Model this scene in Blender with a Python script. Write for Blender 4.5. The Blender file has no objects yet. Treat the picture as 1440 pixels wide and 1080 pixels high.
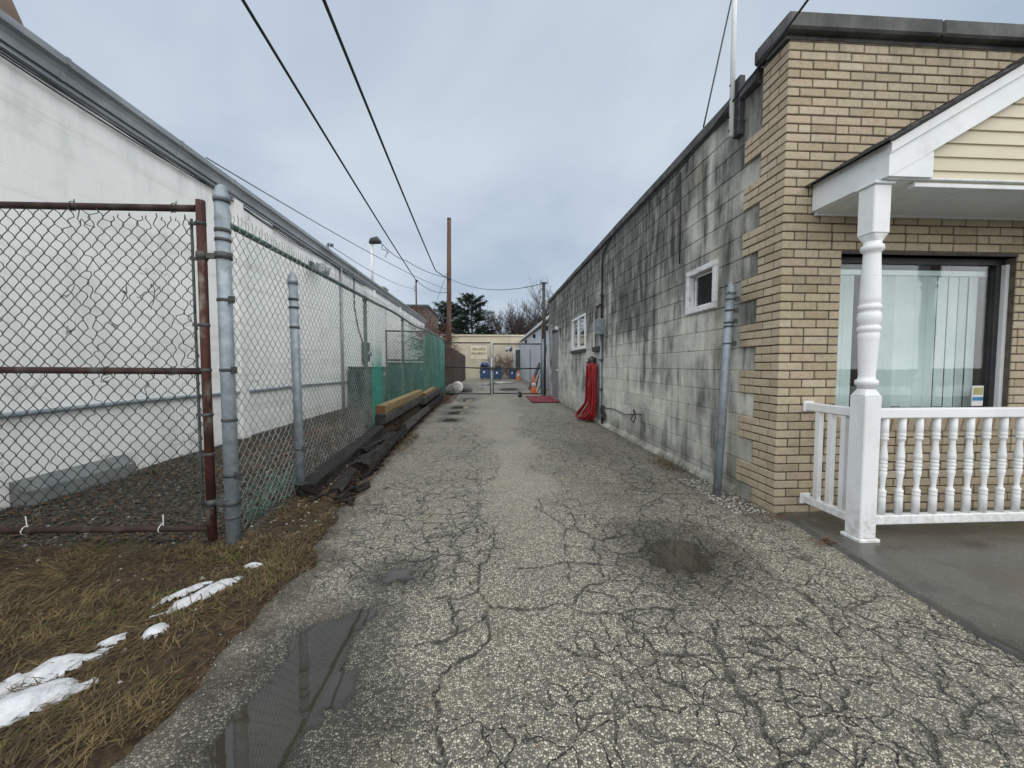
import bpy, bmesh, math, random
import numpy as np
from mathutils import Vector, Matrix

random.seed(11)
scene = bpy.context.scene
COL = scene.collection
R = math.radians

# ------------------------------------------------------------------ camera
cam_d = bpy.data.cameras.new('camera')
cam = bpy.data.objects.new('camera', cam_d)
COL.objects.link(cam)
cam.location = (0, 0, 1.2)
cam.rotation_euler = (R(90 - 2.751), 0, R(-3.381))
cam_d.sensor_width = 36
cam_d.lens = 13.525
cam_d.clip_start = 0.05
cam_d.clip_end = 900
scene.camera = cam

# ------------------------------------------------------------------ sky and sun (overcast day)
world = bpy.data.worlds.new('World')
scene.world = world
world.use_nodes = True
wt = world.node_tree
wt.nodes.clear()


def wn(t, **kw):
    n = wt.nodes.new(t)
    for k, v in kw.items():
        if k in n.inputs.keys():
            n.inputs[k].default_value = v
        else:
            setattr(n, k, v)
    return n


SUN_EL, SUN_AZ = R(48), R(165)          # azimuth clockwise from +Y
sky = wn('ShaderNodeTexSky')
sky.sky_type = 'NISHITA'
sky.sun_disc = False
sky.sun_elevation = SUN_EL
sky.sun_rotation = SUN_AZ
sky.dust_density = 3.0
tc = wn('ShaderNodeTexCoord')
sep = wn('ShaderNodeSeparateXYZ')
wt.links.new(tc.outputs['Generated'], sep.inputs[0])
# flatten the direction so that clouds lie on a layer overhead
zz = wn('ShaderNodeMath', operation='ADD')
ab = wn('ShaderNodeMath', operation='ABSOLUTE')
wt.links.new(sep.outputs['Z'], ab.inputs[0])
wt.links.new(ab.outputs[0], zz.inputs[0])
zz.inputs[1].default_value = 0.32
dv = wn('ShaderNodeVectorMath', operation='DIVIDE')
cmb = wn('ShaderNodeCombineXYZ')
for i in range(3):
    wt.links.new(zz.outputs[0], cmb.inputs[i])
wt.links.new(tc.outputs['Generated'], dv.inputs[0])
wt.links.new(cmb.outputs[0], dv.inputs[1])
nz = wn('ShaderNodeTexNoise', Scale=1.5, Detail=5.0, Roughness=0.5, Distortion=0.35)
wt.links.new(dv.outputs[0], nz.inputs['Vector'])
cr = wn('ShaderNodeValToRGB')
cr.color_ramp.elements[0].position = 0.34
cr.color_ramp.elements[1].position = 0.68
cr.color_ramp.elements[0].color = (0.52, 0.63, 0.765, 1)
cr.color_ramp.elements[1].color = (0.76, 0.845, 0.95, 1)
wt.links.new(nz.outputs['Fac'], cr.inputs[0])
sc_ = wn('ShaderNodeVectorMath', operation='SCALE')
sc_.inputs['Scale'].default_value = 7.2
wt.links.new(cr.outputs[0], sc_.inputs[0])
mx = wn('ShaderNodeMix')
mx.data_type = 'RGBA'
mx.inputs['Factor'].default_value = 0.88
wt.links.new(sky.outputs[0], mx.inputs[6])
wt.links.new(sc_.outputs[0], mx.inputs[7])
bg = wn('ShaderNodeBackground', Strength=0.0525)
wo = wn('ShaderNodeOutputWorld')
wt.links.new(mx.outputs[2], bg.inputs['Color'])
wt.links.new(bg.outputs[0], wo.inputs['Surface'])

sun_d = bpy.data.lights.new('sun', 'SUN')
sun_d.energy = 1.5
sun_d.angle = R(140)
sun_d.color = (1.0, 0.945, 0.85)
sun = bpy.data.objects.new('sun', sun_d)
COL.objects.link(sun)
sdir = Vector((math.sin(SUN_AZ) * math.cos(SUN_EL), math.cos(SUN_AZ) * math.cos(SUN_EL), math.sin(SUN_EL)))
sun.rotation_euler = sdir.to_track_quat('Z', 'Y').to_euler()
sun.location = (0, 0, 30)

scene.view_settings.view_transform = 'Standard'
scene.view_settings.look = 'None'
scene.view_settings.exposure = 1.22
scene.view_settings.gamma = 1.0
scene.view_settings.use_curve_mapping = False
scene.cycles.max_bounces = 8
scene.cycles.transparent_max_bounces = 24

# ------------------------------------------------------------------ helpers: noise
def _hash(ix, iy, s):
    h = (ix.astype(np.int64) * 374761393 + iy.astype(np.int64) * 668265263 + s * 1442695041) & 0x7fffffff
    h = ((h ^ (h >> 13)) * 1274126177) & 0x7fffffff
    h = h ^ (h >> 16)
    return (h & 0xffff) / 65535.0


def vnoise(x, y, s=0):
    x = np.asarray(x, float); y = np.asarray(y, float)
    ix = np.floor(x); iy = np.floor(y)
    fx = x - ix; fy = y - iy
    fx = fx * fx * (3 - 2 * fx); fy = fy * fy * (3 - 2 * fy)
    a = _hash(ix, iy, s); b = _hash(ix + 1, iy, s); c = _hash(ix, iy + 1, s); d = _hash(ix + 1, iy + 1, s)
    return (a * (1 - fx) + b * fx) * (1 - fy) + (c * (1 - fx) + d * fx) * fy      # 0..1


def fbm(x, y, s=0, o=4):
    r = 0; a = 0.5; t = 0
    for k in range(o):
        r = r + a * vnoise(x * 2 ** k, y * 2 ** k, s + k * 7); t += a; a *= 0.5
    return r / t


def sstep(a, b, x):
    t = np.clip((x - a) / (b - a), 0, 1)
    return t * t * (3 - 2 * t)


# ------------------------------------------------------------------ helpers: objects
OFF = {}


def tag(o, label, cat, group=None):
    o['label'] = label
    o['category'] = cat
    if group:
        o['group'] = group
    return o


def thing(name, loc, label, cat, group=None):
    o = bpy.data.objects.new(name, None)
    o.empty_display_size = 0.1
    COL.objects.link(o)
    o.location = loc
    OFF[o.name] = Vector(loc)
    return tag(o, label, cat, group)


def link_mesh(name, me, parent=None, loc=None, kind=None):
    o = bpy.data.objects.new(name, me)
    COL.objects.link(o)
    if parent is not None:
        o.parent = parent
        w = OFF[parent.name] if loc is None else Vector(loc)
        o.location = w - OFF[parent.name]
    else:
        w = Vector(loc or (0, 0, 0))
        o.location = w
    OFF[o.name] = w
    if kind:
        o['kind'] = kind
    return o


class MB:
    def __init__(s):
        s.v = []; s.f = []; s.sm = []

    def add(s, vs, fs, smooth=False):
        b = len(s.v)
        s.v.extend([tuple(p) for p in vs])
        for f in fs:
            s.f.append(tuple(i + b for i in f)); s.sm.append(smooth)
        return s

    def box(s, x0, x1, y0, y1, z0, z1, c=0.0):
        if c <= 0:
            vs = [(x, y, z) for z in (z0, z1) for y in (y0, y1) for x in (x0, x1)]
            fs = [(0, 2, 3, 1), (4, 5, 7, 6), (0, 1, 5, 4), (2, 6, 7, 3), (0, 4, 6, 2), (1, 3, 7, 5)]
            return s.add(vs, fs)
        bm = bmesh.new()
        bmesh.ops.create_cube(bm, size=1)
        for v in bm.verts:
            v.co = Vector(((x0 + x1) / 2 + v.co.x * (x1 - x0), (y0 + y1) / 2 + v.co.y * (y1 - y0), (z0 + z1) / 2 + v.co.z * (z1 - z0)))
        bmesh.ops.bevel(bm, geom=list(bm.edges), offset=c, segments=1, affect='EDGES')
        bm.verts.index_update()
        s.add([v.co[:] for v in bm.verts], [[v.index for v in f.verts] for f in bm.faces])
        bm.free()
        return s

    def obox(s, c, ax, ay, az, hx, hy, hz):
        """box with centre c, unit axes and half sizes"""
        c = Vector(c); ax = Vector(ax); ay = Vector(ay); az = Vector(az)
        vs = [c + ax * hx * i + ay * hy * j + az * hz * k for k in (-1, 1) for j in (-1, 1) for i in (-1, 1)]
        fs = [(0, 2, 3, 1), (4, 5, 7, 6), (0, 1, 5, 4), (2, 6, 7, 3), (0, 4, 6, 2), (1, 3, 7, 5)]
        return s.add(vs, fs)

    def bar(s, a, b, w, h, up=(0, 0, 1)):
        a = Vector(a); b = Vector(b)
        d = (b - a); L = d.length; d.normalize()
        u = Vector(up); sx = d.cross(u).normalized(); u = sx.cross(d).normalized()
        return s.obox((a + b) / 2, d, sx, u, L / 2, w / 2, h / 2)

    def tube(s, pts, r, n=8, caps=True, smooth=True):
        pts = [Vector(p) for p in pts]
        rs = r if isinstance(r, (list, tuple)) else [r] * len(pts)
        up = Vector((0, 0, 1))
        d0 = (pts[1] - pts[0]).normalized()
        if abs(d0.dot(up)) > 0.95:
            up = Vector((1, 0, 0))
        nx = d0.cross(up).normalized()
        vs = []
        for i, p in enumerate(pts):
            if i == 0: d = pts[1] - pts[0]
            elif i == len(pts) - 1: d = pts[-1] - pts[-2]
            else: d = (pts[i + 1] - pts[i]).normalized() + (pts[i] - pts[i - 1]).normalized()
            if d.length < 1e-9: d = d0
            d = d.normalized()
            nx = nx - d * nx.dot(d)
            if nx.length < 1e-6: nx = d.orthogonal()
            nx.normalize(); ny = d.cross(nx)
            for k in range(n):
                a = 2 * math.pi * k / n
                vs.append(p + (nx * math.cos(a) + ny * math.sin(a)) * rs[i])
        fs = []
        for i in range(len(pts) - 1):
            for k in range(n):
                fs.append((i * n + k, i * n + (k + 1) % n, (i + 1) * n + (k + 1) % n, (i + 1) * n + k))
        s.add(vs, fs, smooth)
        if caps and n > 2:
            b = len(s.v) - len(vs)
            s.f.append(tuple(b + k for k in reversed(range(n)))); s.sm.append(False)
            e = b + (len(pts) - 1) * n
            s.f.append(tuple(e + k for k in range(n))); s.sm.append(False)
        return s

    def lathe(s, prof, cx, cy, n=16, smooth=True, axis='z'):
        """prof: list of (r, z)"""
        vs = []
        for r, z in prof:
            for k in range(n):
                a = 2 * math.pi * k / n
                vs.append((cx + r * math.cos(a), cy + r * math.sin(a), z))
        fs = []
        for i in range(len(prof) - 1):
            for k in range(n):
                fs.append((i * n + k, i * n + (k + 1) % n, (i + 1) * n + (k + 1) % n, (i + 1) * n + k))
        fs.append(tuple(reversed(range(n))))
        fs.append(tuple((len(prof) - 1) * n + k for k in range(n)))
        return s.add(vs, fs, smooth)

    def prism(s, poly, axis, a0, a1):
        """poly: 2d list; axis 'x','y','z' = extrude direction"""
        def P(u, v, a):
            return {'x': (a, u, v), 'y': (u, a, v), 'z': (u, v, a)}[axis]
        n = len(poly)
        vs = [P(u, v, a0) for u, v in poly] + [P(u, v, a1) for u, v in poly]
        fs = [tuple(range(n)), tuple(reversed(range(n, 2 * n)))] + [(i, i + n, (i + 1) % n + n, (i + 1) % n) for i in range(n)]
        return s.add(vs, fs)

    def mesh(s, name, mat, off=(0, 0, 0)):
        me = bpy.data.meshes.new(name)
        ox, oy, oz = off
        me.from_pydata([(x - ox, y - oy, z - oz) for x, y, z in s.v], [], s.f)
        me.polygons.foreach_set('use_smooth', s.sm)
        if mat: me.materials.append(mat)
        me.update()
        bm = bmesh.new(); bm.from_mesh(me)
        if len(bm.faces) < 60000:
            bmesh.ops.recalc_face_normals(bm, faces=bm.faces)
            bm.to_mesh(me)
        bm.free()
        return me

    def build(s, name, mat, parent=None, kind=None):
        if parent is not None:
            off = OFF[parent.name]
        else:
            a = np.array(s.v)
            off = ((a[:, 0].min() + a[:, 0].max()) / 2, (a[:, 1].min() + a[:, 1].max()) / 2, a[:, 2].min())
        return link_mesh(name, s.mesh(name, mat, off), parent, None if parent is not None else off, kind)


def grid_mesh(name, X, Y, Z, mat, attrs=None, kind=None, keep=None):
    """heightfield; X, Y 1-d arrays, Z (ny, nx)"""
    nx, ny = len(X), len(Y)
    gx, gy = np.meshgrid(X, Y)
    co = np.stack([gx, gy, Z], -1).reshape(-1, 3)
    i = np.arange((ny - 1) * (nx - 1))
    r, c = i // (nx - 1), i % (nx - 1)
    q = np.stack([r * nx + c, r * nx + c + 1, (r + 1) * nx + c + 1, (r + 1) * nx + c], -1)
    if keep is not None:
        q = q[keep.reshape(-1)]
    me = bpy.data.meshes.new(name)
    me.vertices.add(len(co)); me.vertices.foreach_set('co', co.ravel())
    me.loops.add(q.size); me.loops.foreach_set('vertex_index', q.ravel().astype(np.int32))
    me.polygons.add(len(q)); me.polygons.foreach_set('loop_start', np.arange(0, q.size, 4, dtype=np.int32))
    me.update(calc_edges=True)
    me.polygons.foreach_set('use_smooth', np.ones(len(q), bool))
    for k, a in (attrs or {}).items():
        at = me.attributes.new(k, 'FLOAT', 'POINT')
        at.data.foreach_set('value', np.ascontiguousarray(a.reshape(-1), dtype=np.float32))
    me.materials.append(mat)
    me.update()
    return link_mesh(name, me, kind=kind)


def tri_soup(name, V, F, mat, parent=None, kind=None, loc=None):
    """V (n,3) array, F (m,k) array"""
    me = bpy.data.meshes.new(name)
    V = np.asarray(V, float); F = np.asarray(F)
    off = np.array(OFF[parent.name]) if parent is not None else np.array(loc if loc is not None else (0, 0, 0), float)
    me.vertices.add(len(V)); me.vertices.foreach_set('co', (V - off).ravel())
    k = F.shape[1]
    me.loops.add(F.size); me.loops.foreach_set('vertex_index', F.ravel().astype(np.int32))
    me.polygons.add(len(F)); me.polygons.foreach_set('loop_start', np.arange(0, F.size, k, dtype=np.int32))
    me.update(calc_edges=True)
    me.materials.append(mat)
    return link_mesh(name, me, parent, tuple(off), kind)


# ------------------------------------------------------------------ helpers: materials
class NT:
    def __init__(s, name):
        s.m = bpy.data.materials.new(name)
        s.m.use_nodes = True
        s.t = s.m.node_tree
        s.t.nodes.clear()
        s.out = s.t.nodes.new('ShaderNodeOutputMaterial')
        s.b = s.t.nodes.new('ShaderNodeBsdfPrincipled')
        s.t.links.new(s.b.outputs[0], s.out.inputs[0])
        g = s.t.nodes.new('ShaderNodeNewGeometry')
        s.pos = g.outputs['Position']; s.geo = g
        oi = s.t.nodes.new('ShaderNodeObjectInfo')
        s.rnd = oi.outputs['Random']

    def n(s, typ, out=0, **kw):
        nd = s.t.nodes.new(typ)
        for k, v in kw.items():
            k2 = k.replace('_', ' ')
            tgt = nd.inputs.get(k) or nd.inputs.get(k2) if not (hasattr(nd, k) and k in ('operation', 'blend_type', 'data_type', 'feature', 'distance', 'noise_dimensions', 'voronoi_dimensions', 'attribute_name', 'clamp', 'invert', 'use_clamp')) else None
            if tgt is not None:
                s.put(tgt, v)
            else:
                setattr(nd, k, v)
        s.last = nd
        return nd.outputs[out]

    def put(s, inp, v):
        if isinstance(v, bpy.types.NodeSocket):
            s.t.links.new(v, inp)
        elif isinstance(v, (tuple, list)) and len(v) == 3 and inp.type == 'RGBA':
            inp.default_value = (*v, 1)
        else:
            inp.default_value = v

    def math(s, op, a, b=0.0, c=None, clamp=False):
        nd = s.t.nodes.new('ShaderNodeMath'); nd.operation = op; nd.use_clamp = clamp
        s.put(nd.inputs[0], a); s.put(nd.inputs[1], b)
        if c is not None: s.put(nd.inputs[2], c)
        return nd.outputs[0]

    def vec(s, scale=(1, 1, 1), src=None, off=(0, 0, 0)):
        nd = s.t.nodes.new('ShaderNodeMapping')
        s.put(nd.inputs['Vector'], src if src is not None else s.pos)
        nd.inputs['Scale'].default_value = scale
        nd.inputs['Location'].default_value = off
        return nd.outputs[0]

    def noise(s, scale, detail=3, rough=0.55, vec=None, dist=0.0, out=0):
        return s.n('ShaderNodeTexNoise', out, Vector=vec if vec is not None else s.pos, Scale=scale, Detail=detail, Roughness=rough, Distortion=dist)

    def voro(s, scale, feature='F1', vec=None, out=0, rnd=1.0):
        nd = s.t.nodes.new('ShaderNodeTexVoronoi'); nd.feature = feature
        s.put(nd.inputs['Vector'], vec if vec is not None else s.pos)
        nd.inputs['Scale'].default_value = scale; nd.inputs['Randomness'].default_value = rnd
        return nd.outputs[out]

    def ramp(s, f, stops, interp='LINEAR'):
        nd = s.t.nodes.new('ShaderNodeValToRGB')
        cr = nd.color_ramp; cr.interpolation = interp
        while len(cr.elements) < len(stops): cr.elements.new(0.5)
        for e, (p, c) in zip(cr.elements, stops):
            e.position = p
            e.color = (c, c, c, 1) if isinstance(c, (int, float)) else (*c, 1)
        s.put(nd.inputs[0], f)
        return nd.outputs[0]

    def mix(s, f, a, b, mode='MIX'):
        nd = s.t.nodes.new('ShaderNodeMix'); nd.data_type = 'RGBA'; nd.blend_type = mode
        s.put(nd.inputs[0], f); s.put(nd.inputs[6], a); s.put(nd.inputs[7], b)
        return nd.outputs[2]

    def rng(s, v, a, b, c=0.0, d=1.0):
        nd = s.t.nodes.new('ShaderNodeMapRange')
        nd.interpolation_type = 'SMOOTHSTEP'
        s.put(nd.inputs[0], v)
        for i, q in enumerate((a, b, c, d)): s.put(nd.inputs[1 + i], q)
        return nd.outputs[0]

    def attr(s, name):
        nd = s.t.nodes.new('ShaderNodeAttribute'); nd.attribute_name = name
        return nd.outputs['Fac']

    def bump(s, h, strength=0.4, dist=0.01, prev=None):
        nd = s.t.nodes.new('ShaderNodeBump')
        nd.inputs['Strength'].default_value = strength; nd.inputs['Distance'].default_value = dist
        s.put(nd.inputs['Height'], h)
        if prev is not None: s.put(nd.inputs['Normal'], prev)
        return nd.outputs[0]

    def fin(s, color=None, rough=None, normal=None, metal=None, spec=None, **kw):
        if color is not None: s.put(s.b.inputs['Base Color'], color)
        if rough is not None: s.put(s.b.inputs['Roughness'], rough)
        if normal is not None: s.put(s.b.inputs['Normal'], normal)
        if metal is not None: s.put(s.b.inputs['Metallic'], metal)
        if spec is not None: s.put(s.b.inputs['Specular IOR Level'], spec)
        for k, v in kw.items(): s.put(s.b.inputs[k.replace('_', ' ')], v)
        return s.m


def plain(name, c1, c2, scale=6.0, rough=0.6, bump=0.15, bscale=60.0, bdist=0.004, metal=0.0, rnd=0.12, dirt=None, dscale=3.0, damt=0.5, spec=0.4, stretch=(1, 1, 1), island=False):
    """two-tone noise material with optional dirt patches and per-object variation"""
    s = NT(name)
    if island: s.rnd = s.geo.outputs['Random Per Island']
    v = s.vec(stretch)
    f = s.noise(scale, 5, 0.6, v)
    col = s.mix(s.rng(f, 0.3, 0.7), c1, c2)
    if dirt is not None:
        d = s.noise(dscale, 6, 0.65, v)
        col = s.mix(s.math('MULTIPLY', s.rng(d, 0.48, 0.72), damt), col, dirt)
    if rnd:
        k = s.math('MULTIPLY_ADD', s.rnd, 2 * rnd, 1 - rnd)
        col = s.mix(1.0, col, s.n('ShaderNodeCombineXYZ', X=k, Y=k, Z=k), 'MULTIPLY')
    h = s.noise(bscale, 4, 0.6, v)
    r = s.math('MULTIPLY_ADD', s.noise(scale * 2.3, 3, 0.5, v), 0.3, rough - 0.15, clamp=True)
    return s.fin(col, r, s.bump(h, bump, bdist), metal, spec)
# ------------------------------------------------------------------ materials
def mat_road():
    s = NT('cracked_asphalt')
    crack = s.attr('crack'); alli = s.attr('alli'); wet = s.attr('wet'); dirt = s.attr('dirt')
    p2 = s.vec((1, 1, 0))
    # exposed aggregate
    wv = s.n('ShaderNodeVectorMath', operation='ADD')
    s.put(s.last.inputs[0], p2)
    s.put(s.last.inputs[1], s.n('ShaderNodeVectorMath', operation='SCALE'))
    sc = s.last
    s.put(sc.inputs[0], s.noise(60, 2, 0.5, p2, out=1)); sc.inputs['Scale'].default_value = 0.008
    cell = s.voro(105, 'F1', wv, out=1)                   # colour of the stone
    rsep = s.n('ShaderNodeSeparateColor', 0, Color=cell)
    rnd2 = s.last.outputs[1]
    dist = s.voro(105, 'F1', wv, out=0)
    edge = s.voro(105, 'DISTANCE_TO_EDGE', wv, out=0)
    stone = s.ramp(rsep, [(0.0, (0.11, 0.106, 0.084)), (0.25, (0.23, 0.222, 0.172)), (0.5, (0.385, 0.37, 0.29)), (0.75, (0.53, 0.505, 0.395)), (0.95, (0.68, 0.65, 0.53)), (1.0, (0.46, 0.37, 0.26))])
    binder = s.mix(s.noise(30, 4, 0.6, p2), (0.045, 0.045, 0.04), (0.135, 0.131, 0.11))
    keepst = s.rng(rnd2, 0.10, 0.14)                       # some stones have popped out
    sm = s.math('MULTIPLY', s.rng(edge, 0.05, 0.20), keepst)
    col = s.mix(sm, binder, stone)
    # worn, paler wheel tracks and dark damp areas
    worn = s.attr('worn')
    pale = s.mix(s.noise(220, 3, 0.6, p2), (0.25, 0.243, 0.20), (0.40, 0.385, 0.325))
    col = s.mix(s.math('MULTIPLY', worn, 0.30), col, pale)
    big = s.noise(1.3, 5, 0.6, p2)
    col = s.mix(s.math('MULTIPLY', s.rng(big, 0.46, 0.74), 0.30), col, (0.09, 0.09, 0.085))
    mid = s.noise(7.0, 5, 0.65, p2)
    col = s.mix(s.math('MULTIPLY', s.rng(mid, 0.52, 0.76), 0.22), col, (0.09, 0.09, 0.085))
    warm = s.noise(2.2, 3, 0.5, s.vec((1, 1, 0), off=(7, 3, 0)))
    col = s.mix(s.math('MULTIPLY', s.rng(warm, 0.55, 0.75), 0.22), col, (0.30, 0.24, 0.14))
    col = s.mix(s.math('MULTIPLY', dirt, 0.8), col, s.mix(s.noise(40, 4, 0.6, p2), (0.03, 0.026, 0.02), (0.085, 0.07, 0.05)))
    # alligator cracking between the drawn cracks
    w = s.n('ShaderNodeVectorMath', operation='SCALE'); wl = s.last
    s.put(wl.inputs[0], s.noise(6.5, 3, 0.55, p2, out=1)); wl.inputs['Scale'].default_value = 0.16
    pv = s.n('ShaderNodeVectorMath', operation='ADD'); s.put(s.last.inputs[0], p2); s.put(s.last.inputs[1], wl.outputs[0])
    e1 = s.voro(7.0, 'DISTANCE_TO_EDGE', pv); e2 = s.voro(3.1, 'DISTANCE_TO_EDGE', s.vec((1, 1, 0), pv, (3.3, 1.7, 0)))
    rag = s.noise(55, 4, 0.7, p2)
    ww = s.math('MULTIPLY', s.math('MULTIPLY', alli, s.math('MULTIPLY_ADD', s.noise(3.3, 3, 0.6, p2), 0.046, -0.012)), s.math('ADD', rag, 0.45))
    c1 = s.math('SUBTRACT', 1.0, s.rng(s.math('SUBTRACT', e1, ww), -0.004, 0.024), clamp=True)
    c1 = s.math('MULTIPLY', s.math('MULTIPLY', c1, s.rng(alli, 0.02, 0.25)), s.rng(s.noise(2.6, 4, 0.6, s.vec((1, 1, 0), off=(1.7, 9.1, 0))), 0.38, 0.52, 0.40, 1.0))
    c2 = s.math('SUBTRACT', 1.0, s.rng(e2, s.math('MULTIPLY', rag, 0.012), s.math('MULTIPLY', rag, 0.034)), clamp=True)
    c2 = s.math('MULTIPLY', c2, s.math('MULTIPLY', s.rng(alli, 0.0, 0.4), s.rng(s.noise(1.9, 4, 0.6, s.vec((1, 1, 0), off=(6.7, 2.1, 0))), 0.40, 0.54, 0.25, 0.95)))
    # drawn cracks: distance field with a ragged edge
    cd = s.math('SUBTRACT', crack, s.math('MULTIPLY_ADD', rag, 0.0165, -0.004))
    c3 = s.math('SUBTRACT', 1.0, s.rng(cd, -0.003, 0.006), clamp=True)
    halo = s.math('MULTIPLY', s.math('SUBTRACT', 1.0, s.rng(crack, 0.0, 0.05), clamp=True), s.rng(s.noise(9, 4, 0.6, p2), 0.35, 0.6))
    halo2 = s.math('MULTIPLY', s.math('SUBTRACT', 1.0, s.rng(e1, 0.0, 0.16), clamp=True), s.math('MULTIPLY', alli, s.rng(mid, 0.4, 0.6)))
    ck = s.math('MAXIMUM', s.math('MAXIMUM', c1, c2), c3)
    col = s.mix(s.math('MULTIPLY', s.math('MAXIMUM', halo, halo2), 0.22), col, (0.06, 0.06, 0.058))
    ck = s.math('MULTIPLY', ck, s.math('MULTIPLY_ADD', s.rng(s.noise(13, 3, 0.6, p2), 0.3, 0.6), 0.5, 0.5))
    col = s.mix(s.math('MULTIPLY', ck, 0.9), col, (0.022, 0.022, 0.020))
    # damp ground near the puddles is darker and shinier
    wetn = s.math('MULTIPLY', wet, s.math('MULTIPLY_ADD', rag, 0.6, 0.7), clamp=True)
    dk = s.math('MULTIPLY_ADD', wetn, -0.62, 1.0)
    col = s.mix(1.0, col, s.n('ShaderNodeCombineXYZ', X=dk, Y=dk, Z=dk), 'MULTIPLY')
    ro = s.math('MULTIPLY_ADD', wetn, -0.32, s.math('MULTIPLY_ADD', big, -0.35, 0.78))
    h = s.math('MULTIPLY', sm, s.math('SUBTRACT', 0.75, dist))
    h = s.math('MULTIPLY', h, s.math('MULTIPLY_ADD', worn, -0.6, 1.0))
    nb = s.bump(h, 0.9, 0.006)
    nb = s.bump(s.math('MULTIPLY', ck, -1.0), 1.0, 0.012, nb)
    return s.fin(col, ro, nb, 0, 0.45)


def mat_block(island=False):
    s = NT('weathered_painted_block')
    if island: s.rnd = s.geo.outputs['Random Per Island']
    sx = s.n('ShaderNodeSeparateXYZ', 0, Vector=s.pos)
    z = s.last.outputs[2]; y = s.last.outputs[1]
    base = s.mix(s.rng(s.noise(2.0, 4, 0.6), 0.3, 0.7), (0.52, 0.525, 0.48), (0.66, 0.66, 0.605))
    k = s.math('MULTIPLY_ADD', s.rnd, 0.34, 0.78)
    base = s.mix(1.0, base, s.n('ShaderNodeCombineXYZ', X=k, Y=k, Z=k), 'MULTIPLY')
    # peeled paint and bare concrete
    peel = s.rng(s.noise(5, 6, 0.7), 0.56, 0.66)
    base = s.mix(s.math('MULTIPLY', peel, 0.4), base, (0.30, 0.29, 0.265))
    # mildew: tall streaks running down, thickest under the roof edge, mottled across the wall
    vs = s.vec((1, 2.0, 0.30))
    st = s.noise(2.1, 6, 0.62, vs)
    st2 = s.noise(6.5, 6, 0.68, s.vec((1, 1.5, 0.30)))
    blot = s.noise(0.75, 4, 0.6, s.vec((1, 0.9, 1.1), off=(0, 1.3, 0.4)))
    up = s.rng(z, 0.6, 3.5, -0.045, 0.10)
    nearc = s.math('MULTIPLY', s.math('SUBTRACT', 1.0, s.rng(s.math('ABSOLUTE', s.math('SUBTRACT', y, 6.6)), 0.6, 3.4)), 0.05)
    m = s.math('ADD', s.math('ADD', s.math('MULTIPLY', st, 0.42), s.math('MULTIPLY', blot, 0.58)), s.math('ADD', s.math('MULTIPLY_ADD', s.rnd, 0.05, up), nearc))
    m1 = s.rng(m, 0.462, 0.632)
    m1 = s.math('MULTIPLY', m1, s.math('MULTIPLY_ADD', s.rng(st2, 0.3, 0.65), 0.45, 0.62))
    drip = s.math('MULTIPLY', s.rng(st2, 0.54, 0.68), s.rng(m, 0.40, 0.58))
    fine = s.rng(s.noise(38, 4, 0.7), 0.42, 0.75)
    col = s.mix(s.math('MULTIPLY', m1, 0.93, clamp=True), base, (0.05, 0.054, 0.053))
    col = s.mix(s.math('MULTIPLY', drip, 0.45), col, (0.035, 0.037, 0.036))
    col = s.mix(s.math('MULTIPLY', fine, 0.22), col, (0.09, 0.09, 0.085))
    # splash-back along the foot
    foot = s.math('MULTIPLY', s.math('SUBTRACT', 1.0, s.rng(z, 0.0, 0.42)), s.rng(s.noise(3.5, 5, 0.65), 0.3, 0.6))
    col = s.mix(s.math('MULTIPLY', foot, 0.6), col, (0.12, 0.12, 0.10))
    ylw = s.math('MULTIPLY', s.rng(s.noise(1.4, 4, 0.6, s.vec((1, 1.5, 0.35), off=(0, 4, 0))), 0.55, 0.75), 0.35)
    col = s.mix(ylw, col, (0.45, 0.43, 0.33))
    h = s.math('ADD', s.noise(70, 5, 0.7), s.math('MULTIPLY', peel, 0.3))
    return s.fin(col, 0.85, s.bump(h, 0.35, 0.004), 0, 0.25)


def mat_brick(name='tan_brick', island=False):
    s = NT(name)
    if island: s.rnd = s.geo.outputs['Random Per Island']
    c = s.ramp(s.rnd, [(0.0, (0.38, 0.315, 0.22)), (0.25, (0.45, 0.38, 0.27)), (0.6, (0.50, 0.43, 0.315)), (0.88, (0.475, 0.385, 0.29)), (1.0, (0.53, 0.465, 0.355))])
    f = s.noise(38, 5, 0.65)
    c = s.mix(s.rng(f, 0.35, 0.75), c, s.mix(1.0, c, (0.80, 0.78, 0.74), 'MULTIPLY'))
    pit = s.rng(s.noise(190, 3, 0.6), 0.60, 0.70)
    c = s.mix(s.math('MULTIPLY', pit, 0.45), c, (0.16, 0.12, 0.08))
    so = s.rng(s.noise(1.6, 5, 0.65), 0.5, 0.75)
    c = s.mix(s.math('MULTIPLY', so, 0.30), c, (0.18, 0.16, 0.13))
    # soot washing down from the coping and rising damp at the foot
    s.n('ShaderNodeSeparateXYZ', 0, Vector=s.pos); z = s.last.outputs[2]
    foot = s.math('MULTIPLY', s.math('SUBTRACT', 1.0, s.rng(z, 0.0, 0.55)), s.rng(s.noise(4, 5, 0.65), 0.3, 0.65))
    c = s.mix(s.math('MULTIPLY', foot, 0.4), c, (0.16, 0.13, 0.10))
    top = s.math('MULTIPLY', s.rng(z, 3.2, 3.75), s.rng(s.noise(6, 5, 0.65, s.vec((1, 1, 0.35))), 0.4, 0.7))
    c = s.mix(s.math('MULTIPLY', top, 0.5), c, (0.15, 0.14, 0.12))
    h = s.math('ADD', s.noise(120, 4, 0.6), s.math('MULTIPLY', pit, -0.8))
    return s.fin(c, 0.72, s.bump(h, 0.35, 0.003), 0, 0.35)


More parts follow.
